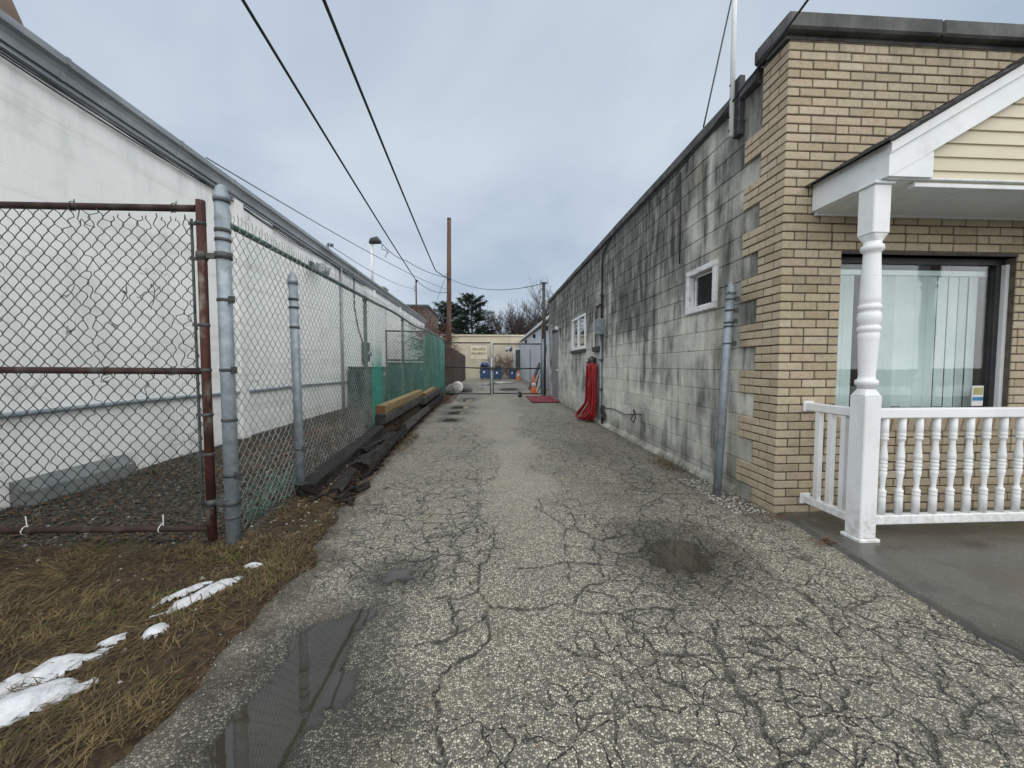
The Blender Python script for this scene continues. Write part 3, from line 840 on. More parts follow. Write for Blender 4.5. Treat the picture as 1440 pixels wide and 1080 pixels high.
# how strongly each place is crazed
agx = gx; gx = gx + (fbm(gx * 1.9, gy * 1.3, 66, 4) - 0.5) * 0.75
al_l = sstep(-1.25, -0.9, gx) * (1 - sstep(-0.18, 0.02, gx)) * sstep(1.9, 2.5, gy) * (1 - sstep(6.5, 9, gy))
al_r = sstep(0.45, 0.75, gx) * sstep(0.6, 1.2, gy) * (1 - sstep(7, 10, gy)) * (1 - sstep(1.9, 2.25, gx - 0.12 * gy + 0.3))
al_r = al_r * (0.45 + 0.55 * sstep(1.5, 3.0, gy))
al_f = sstep(-0.5, 0.0, gx) * (1 - sstep(1.2, 1.9, gy)) * 0.25
far = sstep(7, 10, gy) * 0.5 * (sstep(-1.3, -0.9, gx) * (1 - sstep(-0.5, -0.2, gx)) + sstep(0.5, 0.8, gx) * (1 - sstep(1.4, 1.7, gx)))
alli = np.clip(al_l * 0.9 + al_r * 0.9 + al_f + far, 0, 1) * np.clip(fbm(gx * 1.7, gy * 1.3, 61, 3) * 2.4 - 0.45, 0.1, 1.15)
wgx = gx + (fbm(gx * 1.2, gy * 0.8, 95, 4) - 0.5) * 0.7
worn = sstep(-0.5, 0.15, wgx) * (1 - sstep(0.3, 0.9, wgx)) * sstep(1.6, 4.5, gy) + sstep(3.5, 9, gy) * 0.6
gx = agx
worn = np.clip(worn * (0.5 + 0.8 * fbm(gx * 1.1, gy * 0.8, 91, 4)), 0, 1)
hz = (fbm(gx * 1.4, gy * 1.4, 3, 3) - 0.5) * 0.006 + (fbm(gx * 30, gy * 30, 13, 3) - 0.5) * 0.0055
hz += np.exp(-(crack / 0.012) ** 2) * -0.004
wet = np.zeros(gx.shape)
sh = (fbm(gx * 7, gy * 7, 33, 4) - 0.5)
for poly, dep, soft in PUDDLES:
    xs = [a for a, b in poly]; ys = [b for a, b in poly]
    s_ = (gx > min(xs) - 1) & (gx < max(xs) + 1) & (gy > min(ys) - 1) & (gy < max(ys) + 1)
    d = poly_sd(gx[s_], gy[s_], poly) + sh[s_] * soft * 1.6
    hz[s_] -= dep * (1 - sstep(-soft, soft * 0.8, d))
    wet[s_] = np.maximum(wet[s_], 1 - sstep(-0.02, 0.10 + soft * 2.2, d))
# dark damp band in front of the block wall and in the wheel tracks
band = np.exp(-((gx - (1.05 + 0.06 * gy)) / 0.42) ** 2) * sstep(2.6, 3.6, gy) * (1 - sstep(6.5, 9.5, gy))
wet = np.maximum(wet, band * np.clip(fbm(gx * 1.6, gy * 0.9, 71, 4) * 2.4 - 0.8, 0, 1) * 0.7)
lw_ = np.exp(-((gx + 0.55) / 0.35) ** 2) * (1 - sstep(1.6, 2.6, gy))
wet = np.maximum(wet, lw_ * np.clip(fbm(gx * 2, gy * 2, 77, 4) * 2.2 - 0.75, 0, 1) * 0.7)
wr = sstep(0.55, 0.9, gx) * (1 - sstep(1.6, 2.2, gy)) * 0.8
wet = np.maximum(wet, wr * np.clip(fbm(gx * 2.3, gy * 2.3, 78, 4) * 2.2 - 1.05, 0, 1) * 0.6)
rl = road_left(gy) + (fbm(gx * 3, gy * 3, 41, 5) - 0.5) * 0.34
hz -= np.clip(rl - gx, 0, 1) * 0.55
dirt = np.clip(1 - sstep(-0.04, 0.30, gx - rl + (fbm(gx * 11, gy * 11, 43, 3) - 0.5) * 0.35), 0, 1)
wallside = sstep(2.0, 2.28, gx + (fbm(gx * 3, gy * 3, 51, 3) - 0.5) * 0.3) * sstep(2.6, 3.0, gy)
dirt = np.maximum(dirt, wallside * 0.55)
dirt = np.maximum(dirt, sstep(1.85, 2.1, gx + (fbm(gx * 4, gy * 4, 52, 3) - 0.5) * 0.3) * sstep(2.75, 3.0, gy) * (1 - sstep(3.5, 4.2, gy)) * 0.95)
road = grid_mesh('road', rx, ry, hz, M['road'], {'crack': crack, 'alli': alli, 'wet': wet, 'worn': worn, 'dirt': dirt}, 'structure')


def road_z(x, y):
    return float((fbm(np.array(x * 1.4), np.array(y * 1.4), 3, 3) - 0.5) * 0.006)


for ip, (poly, dep, soft) in enumerate(PUDDLES):
    if ip == 1: continue
    xs = [a for a, b in poly]; ys = [b for a, b in poly]
    if ip == 0: xs.append(-0.3)
    pad = soft + 0.05
    ix = np.where((rx > min(xs) - pad) & (rx < max(xs) + pad))[0]
    iy = np.where((ry > min(ys) - pad) & (ry < max(ys) + pad))[0]
    sub_z = hz[np.ix_(iy, ix)]
    depth = WATER_Z - sub_z
    wetc = depth > -0.004
    kq = wetc[:-1, :-1] | wetc[1:, :-1] | wetc[:-1, 1:] | wetc[1:, 1:]
    if kq.any():
        grid_mesh('puddle', rx[ix], ry[iy], np.full(sub_z.shape, WATER_Z), M['water'], {'depth': depth}, 'structure', keep=kq)

# wet concrete apron in front of the shop, its edge running along the drive
SL = [(-8, 2.02), (0.3, 2.06), (1.36, 2.14), (1.83, 2.19), (2.4, 2.245), (2.76, 2.29), (2.93, 2.30)]


def slab_edge(y):
    return float(np.interp(y, [a for a, b in SL], [b for a, b in SL]))


ny = 130
sy = np.concatenate([np.linspace(-8, 0.4, 20), np.linspace(0.44, 2.93, ny)])
m = MB()
cols = [0, 0.012, 0.05, 0.3, 0.8, 1.6, 3.2, 7.5]
vs = []
for y in sy:
    e = slab_edge(y) + (float(fbm(np.array(y * 6), np.array(0.3), 7, 4)) - 0.5) * 0.05
    for k, c in enumerate(cols):
        zz_ = (-0.03 if k == 0 else (0.016 if k == 1 else 0.020)) + 0.004 * float(vnoise(np.array((e + c) * 1.2), np.array(y * 1.2), 9))
        vs.append((e + c, y, zz_))
nc = len(cols)
m.add(vs, [(r * nc + c, r * nc + c + 1, (r + 1) * nc + c + 1, (r + 1) * nc + c) for r in range(len(sy) - 1) for c in range(nc - 1)], True)
pav = m.build('pavement', M['slab'], kind='structure')

# dirt and dead grass on the left, banked up against the timbers
def soil_h(x, y):
    x = np.asarray(x, float); y = np.asarray(y, float)
    rl_ = road_left(y)
    base = 0.006 + 0.022 * fbm(x * 2.2, y * 2.2, 17, 4) + 0.016 * fbm(x * 14, y * 14, 19, 3)
    amp = np.interp(y, [2.8, 3.4, 4.6, 6.0, 9, 12.5, 14.2, 15], [0, 0.03, 0.16, 0.27, 0.36, 0.42, 0.25, 0])
    bank = sstep(rl_ - 0.02, rl_ - 0.26, x) * (1 - sstep(-2.1, -3.3, x) * 0.95)
    edge = sstep(rl_ + 0.10, rl_ - 0.10, x + (fbm(x * 5, y * 5, 23, 3) - 0.5) * 0.2)
    return base * edge + amp * bank - 0.045 * (1 - edge)


SX = np.concatenate([np.arange(-14, -4.2, 0.5), np.arange(-4.2, -0.85, 0.022)])
SY = np.concatenate([np.arange(-8, 0.8, 0.4), np.arange(0.8, 4.2, 0.024), np.arange(4.2, 15.6, 0.07)])
ax_, ay_ = np.meshgrid(SX, SY)
gravel = sstep(2.45, 2.75, ay_ + (fbm(ax_ * 4, ay_ * 4, 29, 3) - 0.5) * 0.5) * (1 - sstep(-1.75, -1.55, ax_))
grid_mesh('soil', SX, SY, soil_h(ax_, ay_), M['soil'], {'gravel': gravel}, 'structure')

m = MB()
m.add([(-450, -120, -0.12), (450, -120, -0.12), (450, 800, -0.12), (-450, 800, -0.12)], [(0, 1, 2, 3)])
m.build('ground', M['ground'], kind='structure')

# the street in front of the shop (behind the photographer)
m = MB()
m.add([(-60, -16, -0.02), (60, -16, -0.02), (60, -8.0, -0.02), (-60, -8.0, -0.02)], [(0, 1, 2, 3)])
m.build('street', M['slab'], kind='structure')
# ------------------------------------------------------------------ shop building on the right
WX, FY = 2.30, 2.91            # block wall face, brick front face
BR_H, BR_L = 0.0677, 0.2032
shop = thing('shop_building', (5.4, 8.9, 0), 'one storey shop with tan brick front and stained grey concrete block side', 'building')


def wall_cells(u0, u1, v0, v1, holes):
    us = sorted({u0, u1, *[h[0] for h in holes], *[h[1] for h in holes]})
    vs_ = sorted({v0, v1, *[h[2] for h in holes], *[h[3] for h in holes]})
    for a, b in zip(us[:-1], us[1:]):
        for c, d in zip(vs_[:-1], vs_[1:]):
            um, vm = (a + b) / 2, (c + d) / 2
            if u0 <= um <= u1 and v0 <= vm <= v1 and not any(h[0] < um < h[1] and h[2] < vm < h[3] for h in holes):
                yield a, b, c, d


# openings in the side wall: (y0, y1, z0, z1)
H_SMALL = (3.80, 4.36, 1.795, 2.255)
H_SLIDE = (9.10, 10.58, 1.60, 2.45)
H_RECESS = (7.86, 8.30, 1.60, 2.47)
H_DOOR = (12.72, 13.98, 0.06, 2.44)
SIDE_HOLES = [H_SMALL, H_SLIDE, H_RECESS, H_DOOR]
SIDE_END = 14.8
m = MB()
for a, b, c, d in wall_cells(3.02, SIDE_END, -0.1, 3.66, SIDE_HOLES):
    m.box(WX + 0.0085, WX + 0.2, a, b, c, d)
side_wall = m.build('side_wall', M['block_joint'], shop)

m = MB()
H_SHOPWIN = (2.77, 4.27, 0.80, 2.078)
FRONT_END = 7.6
for a, b, c, d in wall_cells(2.29, FRONT_END, -0.1, 3.70, [H_SHOPWIN]):
    m.box(a, b, FY + 0.008, FY + 0.11, c, d)
front_wall = m.build('front_wall', M['mortar'], shop)
m = MB().box(2.29, 2.36, FY + 0.112, 3.20, -0.1, 3.70)
m.build('corner_backing', M['mortar'], shop)
m = MB().box(2.6, FRONT_END, SIDE_END - 0.2, SIDE_END, -0.1, 3.6).box(FRONT_END - 0.2, FRONT_END - 0.001, 3.03, SIDE_END - 0.21, -0.1, 3.6)
m.build('rear_wall', M['block_joint'], shop)
m = MB().box(WX + 0.202, FRONT_END - 0.21, 3.03, SIDE_END - 0.21, 3.42, 3.55)
m.build('roof', M['roofing'], shop)
m = MB().box(WX + 0.21, FRONT_END - 0.21, 3.03, SIDE_END - 0.21, -0.04, 0.02)
m.build('inner_floor', M['dark_wood'], shop)

# --- concrete blocks, laid in courses of 8 inches (three bricks)
CACHE = {}


def chamfer_box_mesh(name, dx, dy, dz, c, mat, jitter=0):
    key = (name, round(dx, 3), round(dy, 3), round(dz, 3), mat.name, jitter)
    if key not in CACHE:
        mb = MB().box(-dx / 2, dx / 2, -dy / 2, dy / 2, -dz / 2, dz / 2, c)
        CACHE[key] = mb.mesh(name, mat)
    return CACHE[key]


CAM = Vector((0, 0, 1.2))
blocks = []
COURSE = 3 * BR_H
rb = random.Random(3)
for r in range(18):
    z0 = -0.06 + r * COURSE + 0.0015
    z1 = z0 + COURSE - 0.009
    long_q = (r % 2 == 1)                       # brick toothing alternates long and short
    y = 3.405 if long_q else 3.195
    first = True
    off = 0.0 if r % 2 else 0.2032
    yy = 3.405 if long_q else 3.195
    joints = []
    q = 3.40 + (0.20 if r % 2 else 0.40)
    q += rb.choice([0, 0, 0, 0.1, -0.1])
    while q < SIDE_END - 0.05:
        joints.append(q)
        q += 0.4064 if rb.random() > 0.06 else 0.3048
    edges = [yy] + joints + [SIDE_END]
    for a, b in zip(edges[:-1], edges[1:]):
        a2, b2 = a + 0.0045, b - 0.0045
        segs = [(a2, b2, z0, z1)]
        for h in SIDE_HOLES:
            out = []
            for (p, q_, c, d) in segs:
                if q_ <= h[0] or p >= h[1] or d <= h[2] or c >= h[3]:
                    out.append((p, q_, c, d)); continue
                if p < h[0] - 0.02: out.append((p, h[0], c, d))
                if q_ > h[1] + 0.02: out.append((h[1], q_, c, d))
                pm, qm = max(p, h[0]), min(q_, h[1])
                if c < h[2] - 0.02: out.append((pm, qm, c, h[2]))
                if d > h[3] + 0.02: out.append((pm, qm, h[3], d))
            segs = out
        blocks += segs
blocks.sort(key=lambda s_: ((s_[0] + s_[1]) / 2) ** 2 + WX ** 2 + 0.3 * ((s_[2] + s_[3]) / 2 - 1.2) ** 2)
many = MB()
for i, (a, b, c, d) in enumerate(blocks):
    j = rb.uniform(-0.0022, 0.0022)
    if i < 300:
        me = chamfer_box_mesh('block', 0.03, b - a, d - c, 0.0035, M['block'])
        link_mesh('block', me, side_wall, (WX + 0.015 + j, (a + b) / 2, (c + d) / 2))
    else:
        many.box(WX + j, WX + 0.03 + j, a, b, c, d, 0.003)
many.build('far_blocks', M['block_many'], side_wall, 'stuff')

# --- bricks
bricks = []
rb = random.Random(5)
NROW = 55
for r in range(NROW):
    z0 = -0.06 + r * BR_H + 0.005; z1 = z0 + BR_H - 0.0105
    even = r % 2 == 0
    course = r // 3
    limit = 3.40 if course % 2 == 1 else 3.19
    if z0 > 3.35: limit = 3.19
    # corner brick shows on both faces
    if even:
        bricks.append(('c', 2.28, 2.474, FY, FY + 0.092, z0, z1)); x = 2.4835; y = FY + 0.1015
    else:
        bricks.append(('c', 2.28, 2.372, FY, FY + 0.194, z0, z1)); x = 2.3815; y = FY + 0.2035
    while y < limit - 0.03:
        e = min(y + 0.194, limit - 0.004)
        bricks.append(('s', 2.28, 2.325, y, e, z0, z1)); y = e + 0.0095
    mixrow = (r % 12 == 9)
    k = 0
    while x < FRONT_END - 0.02:
        L = 0.0925 if (mixrow and k % 2 == 0) else 0.194
        e = min(x + L, FRONT_END)
        nxt = e + 0.0095
        segs = [(x, e)]
        zc = (z0 + z1) / 2
        if H_SHOPWIN[2] - 0.135 < zc < H_SHOPWIN[3]:
            o = []
            for p, q in segs:
                if q <= H_SHOPWIN[0] or p >= H_SHOPWIN[1]: o.append((p, q)); continue
                if p < H_SHOPWIN[0] - 0.02: o.append((p, H_SHOPWIN[0] - 0.001))
                if q > H_SHOPWIN[1] + 0.02: o.append((H_SHOPWIN[1] + 0.001, q))
            segs = o
        for p, q in segs:
            bricks.append(('f', p, q, FY, FY + 0.045, z0, z1))
        x = nxt; k += 1


def brick_rank(b):
    c = Vector(((b[1] + b[2]) / 2, (b[3] + b[4]) / 2, (b[5] + b[6]) / 2)) - CAM
    sx = (b[2] - b[1]) if b[0] != 's' else (b[4] - b[3])
    cosv = (c.y if b[0] != 's' else c.x) / c.length
    out = 1.0
    if c.x / max(c.y, 0.1) > 1.42: out = 0.01                     # beyond the frame
    if b[0] == 'f' and b[1] > 2.62 and 2.36 < b[5] < 2.58 + (b[1] - 2.5) * 0.58: out = 0.02     # behind the porch roof
    return -sx * cosv / c.length_squared * out


bricks.sort(key=brick_rank)
many = MB()
for i, b in enumerate(bricks):
    k, x0, x1, y0, y1, z0, z1 = b
    jx = rb.uniform(-0.002, 0.0012); jz = rb.uniform(-0.0012, 0.0012)
    dx = jx if k in 'cs' else 0; dy = jx if k in 'cf' else 0
    # settlement crack above the left end of the shop window
    dxs = 0.006 if (k == 'f' and 2.08 < z0 < 2.20 and 2.66 < x0 < 4.2) else 0.0
    if i < 300:
        me = chamfer_box_mesh('brick', x1 - x0, y1 - y0, z1 - z0, 0.004, M['brick'])
        o = link_mesh('brick', me, front_wall, ((x0 + x1) / 2 + dx + dxs, (y0 + y1) / 2 + dy, (z0 + z1) / 2 + jz))
        o.rotation_euler = (0, rb.uniform(-0.006, 0.006), rb.uniform(-0.004, 0.004))
    else:
        many.box(x0 + dx + dxs, x1 + dx + dxs, y0 + dy, y1 + dy, z0 + jz, z1 + jz, 0.003)
many.build('more_bricks', M['brick_many'], front_wall, 'stuff')

# rowlock sill under the shop window, lintel, coping
sill = MB().box(2.75, 4.29, FY + 0.012, FY + 0.1, 0.668, 0.798).build('window_sill', M['mortar'], shop)
x = 2.755
while x < 4.26:
    me = chamfer_box_mesh('sill_brick', 0.058, 0.10, 0.125, 0.005, M['brick'])
    o = link_mesh('brick', me, sill, (x + 0.03, FY + 0.022, 0.742))
    o.rotation_euler = (R(10), 0, rb.uniform(-0.02, 0.02))
    x += 0.068
MB().box(2.768, 4.272, FY - 0.004, FY + 0.09, 2.078, 2.092).build('lintel', M['dark'], shop)
cop = MB().box(2.26, FRONT_END, FY + 0.004, FY + 0.22, 3.68, 3.706).build('coping', M['coping'], shop)
xs = [2.228, 3.46, 4.72, 5.9, FRONT_END + 0.05]
for a, b in zip(xs[:-1], xs[1:]):
    j = rb.uniform(-0.004, 0.004)
    MB().box(a, b - 0.006, FY - 0.065 + j, FY + 0.30, 3.708, 3.83 + j, 0.014).build('coping_stone', M['coping'], cop)
MB().box(2.23, 2.44, FY + 0.304, 3.235, 3.706, 3.828, 0.014).build('coping_stone', M['coping'], cop)
# dark metal roof edge along the block wall, slightly wavy
m = MB()
ys = np.linspace(3.24, SIDE_END + 0.03, 40)
vs = []
for y in ys:
    w = (float(fbm(np.array(y * 1.1), np.array(0.0), 45, 3)) - 0.5) * 0.025
    for (px, pz) in [(WX - 0.012, 3.585), (WX - 0.05, 3.60), (WX - 0.055, 3.685), (WX - 0.02, 3.715), (WX + 0.22, 3.70), (WX + 0.22, 3.60)]:
        vs.append((px, y, pz + w))
m.add(vs, [(i * 6 + k, i * 6 + (k + 1) % 6, (i + 1) * 6 + (k + 1) % 6, (i + 1) * 6 + k) for i in range(len(ys) - 1) for k in range(6)] + [tuple(range(6)), tuple(range((len(ys) - 1) * 6, len(ys) * 6))])
m.build('roof_edge', M['coping'], shop)
# footing ledge at the foot of the wall
m = MB()
ys = np.linspace(3.42, 8.3, 24)
vs = []
for y in ys:
    w = (float(fbm(np.array(y * 2.1), np.array(0.0), 46, 3)) - 0.5)
    for (px, pz) in [(WX + 0.006, -0.05), (WX - 0.07 + 0.04 * w, -0.05), (WX - 0.04 + 0.04 * w, 0.035 + 0.03 * w), (WX + 0.006, 0.085 + 0.03 * w)]:
        vs.append((px, y, pz))
m.add(vs, [(i * 4 + k, i * 4 + (k + 1) % 4, (i + 1) * 4 + (k + 1) % 4, (i + 1) * 4 + k) for i in range(len(ys) - 1) for k in range(4)] + [(0, 1, 2, 3), tuple(range((len(ys) - 1) * 4, len(ys) * 4))])
m.build('footing', M['block_joint'], shop)

# --- shop window with vertical blinds
x0, x1, z0, z1 = H_SHOPWIN
yw = FY + 0.075
m = MB()
m.box(x0, x1, yw, yw + 0.05, z1 - 0.05, z1 - 0.001)
m.box(x0, x1, yw, yw + 0.05, z0, z0 + 0.05)
m.box(x0, x0 + 0.012, yw, yw + 0.05, z0 + 0.051, z1 - 0.051)
m.box(x1 - 0.075, x1 - 0.03, yw, yw + 0.05, z0 + 0.051, z1 - 0.051)
win = m.build('shop_window', M['dark'], shop)
win['label'] = 'dark framed shop window with pale vertical blinds'
MB().box(x1 - 0.03, x1 + 0.0, yw - 0.03, yw + 0.02, z0 + 0.002, z1 - 0.052).build('jamb', M['alu_white'], win)
MB().box(x0 + 0.012, x1 - 0.076, yw + 0.02, yw + 0.026, z0 + 0.051, z1 - 0.051).build('pane', M['glass'], win)
MB().box(x0, x1, yw + 0.75, yw + 0.78, 0.2, 2.5).box(x1 - 0.02, x1 + 0.03, yw + 0.06, yw + 0.74, 0.2, 2.5).build('back_panel', M['dark_wood'], win)  # dark box panels added behind the window to block light
MB().box(x0 + 0.02, x1 - 0.02, yw + 0.075, yw + 0.115, 1.955, 1.995).build('blind_rail', M['alu_white'], win)
rs = random.Random(8)
xb = x0 + 0.05
while xb < 4.19:
    if 3.02 < xb < 3.10:
        xb += 0.088; continue
    ang = R(rs.uniform(-6, 7)) if xb > 3.05 else R(rs.uniform(-6, 0))
    dx_, dy_ = math.cos(ang) * 0.0445, math.sin(ang) * 0.0445
    pts = [(xb - dx_, yw + 0.095 - dy_), (xb, yw + 0.10), (xb + dx_, yw + 0.095 + dy_)]
    mm = MB()
    vs = [(p[0], p[1] + o_, z_) for z_ in (0.84 + rs.uniform(0, 0.012), 1.955) for o_ in (0, 0.0025) for p in pts]
    mm.add(vs, [(0, 1, 7, 6), (1, 2, 8, 7), (4, 3, 9, 10), (5, 4, 10, 11), (0, 6, 9, 3), (2, 5, 11, 8)], False)
    mm.build('blind_slat', M['blind'], win)
    xb += 0.093 + rs.uniform(-0.003, 0.006)
st = MB().box(4.06, 4.16, yw + 0.0125, yw + 0.0185, 0.86, 1.03).build('sticker', M['white_plastic'], win)
MB().box(4.07, 4.15, yw + 0.009, yw + 0.012, 0.955, 1.015).build('sticker', M['olive_band'], win)
MB().box(4.064, 4.156, yw + 0.009, yw + 0.012, 0.905, 0.935).build('sticker', M['blue_band'], win)

# --- small chipped window with a louvre
y0, y1, z0, z1 = H_SMALL
m = MB()
fw = 0.047
for (a, b, c, d) in [(y0 - 0.015, y1 + 0.015, z1 - fw, z1 + 0.012), (y0 - 0.015, y1 + 0.015, z0 - 0.012, z0 + fw), (y0 - 0.015, y0 + fw, z0 + fw + 0.001, z1 - fw - 0.001), (y1 - fw, y1 + 0.015, z0 + fw + 0.001, z1 - fw - 0.001)]:
    m.box(WX - 0.03, WX + 0.05, a, b, c, d, 0.006)
sw = m.build('small_window', M['white_paint'], shop)
sw['label'] = 'small chipped white window frame holding a metal louvre'
ya, yb, za, zb = y0 + fw, y1 - fw - 0.05, z0 + fw + 0.005, z1 - fw - 0.005
m = MB()
xi = WX + 0.045
m.box(xi, xi + 0.03, ya - 0.0, yb + 0.04, za, za + 0.022); m.box(xi, xi + 0.03, ya, yb + 0.04, zb - 0.018, zb)
m.box(xi, xi + 0.03, ya, ya + 0.018, za + 0.023, zb - 0.019); m.box(xi, xi + 0.03, yb + 0.022, yb + 0.04, za + 0.023, zb - 0.019)
lv = m.build('louvre_frame', M['white_paint'], sw)
n = 12
for k in range(n):
    zc = za + 0.03 + (zb - za - 0.055) * k / (n - 1)
    MB().obox((xi + 0.02, (ya + yb + 0.04) / 2, zc), (0.75, 0, -0.66), (0, 1, 0), (0.66, 0, 0.75), 0.013, (yb - ya) / 2, 0.002).build('louvre_slat', M['galv_dark'], lv)
MB().box(WX + 0.16, WX + 0.18, y0, y1, z0, z1).build('back_panel', M['dark'], sw)

# --- white sliding window
y0, y1, z0, z1 = H_SLIDE
m = MB()
fw = 0.055
for (a, b, c, d) in [(y0, y1, z1 - fw, z1 - 0.001), (y0, y1, z0 + 0.001, z0 + fw + 0.02), (y0, y0 + fw, z0 + fw + 0.021, z1 - fw - 0.001), (y1 - fw, y1, z0 + fw + 0.021, z1 - fw - 0.001), ((y0 + y1) / 2 - 0.03, (y0 + y1) / 2 + 0.03, z0 + fw + 0.021, z1 - fw - 0.001)]:
    m.box(WX - 0.025, WX + 0.05, a, b, c, d, 0.005)
wn_ = m.build('sliding_window', M['vinyl'], shop)
wn_['label'] = 'white framed sliding window with two dark panes'
ym = (y0 + y1) / 2
MB().box(WX + 0.012, WX + 0.018, y0 + fw, ym - 0.031, z0 + fw + 0.021, z1 - fw).build('pane', M['glass_dark'], wn_)
MB().box(WX + 0.022, WX + 0.028, ym + 0.031, y1 - fw, z0 + fw + 0.021, z1 - fw).build('pane', M['glass_dark'], wn_)
MB().box(WX + 0.15, WX + 0.17, y0, y1, z0, z1).build('back_panel', M['dark'], wn_)
MB().box(WX - 0.05, WX + 0.05, y0 - 0.05, y1 + 0.05, z0 - 0.075, z0 - 0.001).build('window_sill', M['dark_sill'], wn_)

# --- blocked-up opening with a dark sill
y0, y1, z0, z1 = H_RECESS
rc = MB().box(WX + 0.06, WX + 0.10, y0, y1, z0, z1).build('blocked_opening', M['block_joint'], shop)
MB().box(WX - 0.05, WX + 0.058, y0 - 0.06, y1 + 0.05, z0 - 0.10, z0 - 0.001).build('opening_sill', M['dark_sill'], rc)

# --- grey steel door
y0, y1, z0, z1 = H_DOOR
m = MB().box(WX + 0.03, WX + 0.075, y0 + 0.04, y1 - 0.04, z0 + 0.02, z1 - 0.05)
dr = m.build('door', M['door'], shop)
for ya_ in (y0, y1 - 0.038):
    MB().box(WX - 0.006, WX + 0.09, ya_, ya_ + 0.038, z0, z1 - 0.052).build('door_jamb', M['door'], dr)
MB().box(WX - 0.02, WX + 0.09, y0 - 0.03, y1 + 0.03, z1 - 0.05, z1 + 0.03).build('door_head', M['dark_sill'], dr)
m = MB().tube([(WX + 0.028, y0 + 0.13, 1.05), (WX - 0.02, y0 + 0.13, 1.05)], 0.022, 10).tube([(WX - 0.02, y0 + 0.13, 1.05), (WX - 0.03, y0 + 0.25, 1.05)], 0.012, 8)
m.tube([(WX + 0.028, y0 + 0.13, 1.22), (WX + 0.005, y0 + 0.13, 1.22)], 0.03, 10)
m.build('door_handle', M['alu_white'], dr)

# ------------------------------------------------------------------ things fixed to the block wall
lamp = thing('wall_lamp', (WX, 12.3, 2.3), 'small grey security lamp beside the steel door head', 'lamp')
MB().box(WX - 0.035, WX - 0.001, 12.42, 12.58, 2.30, 2.46, 0.008).build('base_plate', M['galv'], lamp)
m = MB().tube([(WX - 0.035, 12.5, 2.40), (WX - 0.10, 12.42, 2.42), (WX - 0.16, 12.22, 2.40), (WX - 0.17, 12.12, 2.375)], [0.025, 0.04, 0.055, 0.06], 12)
m.build('lamp_head', M['white_plastic'], lamp)

cb = thing('junction_box', (WX, 7.72, 1.8), 'grey electrical box on a vertical conduit pipe', 'utility box')
MB().box(WX - 0.13, WX - 0.001, 7.60, 7.82, 1.82, 2.14, 0.012).build('box', M['galv'], cb)
MB().box(WX - 0.142, WX - 0.131, 7.61, 7.81, 1.83, 2.13, 0.004).build('cover', M['galv'], cb)
MB().tube([(WX - 0.03, 7.71, 2.14), (WX - 0.03, 7.71, 2.9), (WX - 0.03, 7.74, 3.2), (WX - 0.03, 7.6, 3.45), (WX - 0.03, 7.2, 3.58)], 0.018, 8).build('conduit', M['cable'], cb)
MB().tube([(WX - 0.035, 7.71, 1.82), (WX - 0.035, 7.71, 0.42), (WX - 0.05, 7.69, 0.30)], 0.022, 8).build('conduit', M['galv'], cb)
for zc in (0.7, 1.3, 2.6):
    MB().box(WX - 0.066, WX - 0.002, 7.66, 7.76, zc, zc + 0.03).build('clamp', M['galv_dark'], cb)

m = MB()
for k in range(4):
    o_ = k * 0.05
    m.tube([(WX - 0.02, 7.66 - o_, 0.40), (WX - 0.06, 7.62 - o_, 0.33 + 0.03 * (k % 2)), (WX - 0.05, 7.58 - o_ * 2, 0.22), (WX - 0.04, 7.62 - o_, 0.10), (WX - 0.06, 7.55, 0.04)], 0.012, 6)
m.tube([(WX - 0.03, 7.6, 0.36), (WX - 0.02, 6.9, 0.40), (WX - 0.03, 6.3, 0.38), (WX - 0.02, 5.9, 0.43)], 0.008, 6)
m.tube([(WX - 0.02, 5.95, 0.46), (WX - 0.05, 5.85, 0.52), (WX - 0.05, 5.78, 0.40), (WX - 0.04, 5.88, 0.30), (WX - 0.04, 6.0, 0.34), (WX - 0.02, 5.92, 0.44), (WX - 0.03, 5.6, 0.47)], 0.008, 6)
tag(m.build('loose_cable', M['cable']), 'loose black cable looped low along the block wall', 'cable')

mast = thing('conduit_mast', (WX, 3.47, 3.29), 'thin white metal mast bolted near the top of the block wall', 'mast')
MB().box(WX - 0.055, WX - 0.003, 3.44, 3.53, 3.285, 3.80, 0.004).build('backing_board', M['galv_dark'], mast)
MB().tube([(WX - 0.085, 3.50, 3.29), (WX - 0.085, 3.50, 5.6)], 0.021, 10).build('pole', M['alu_white'], mast)
for zc in (3.34, 3.46, 3.62, 3.74):
    MB().tube([(WX - 0.10, 3.50, zc), (WX - 0.112, 3.50, zc)], 0.008, 6).build('bolt', M['dark'], mast)

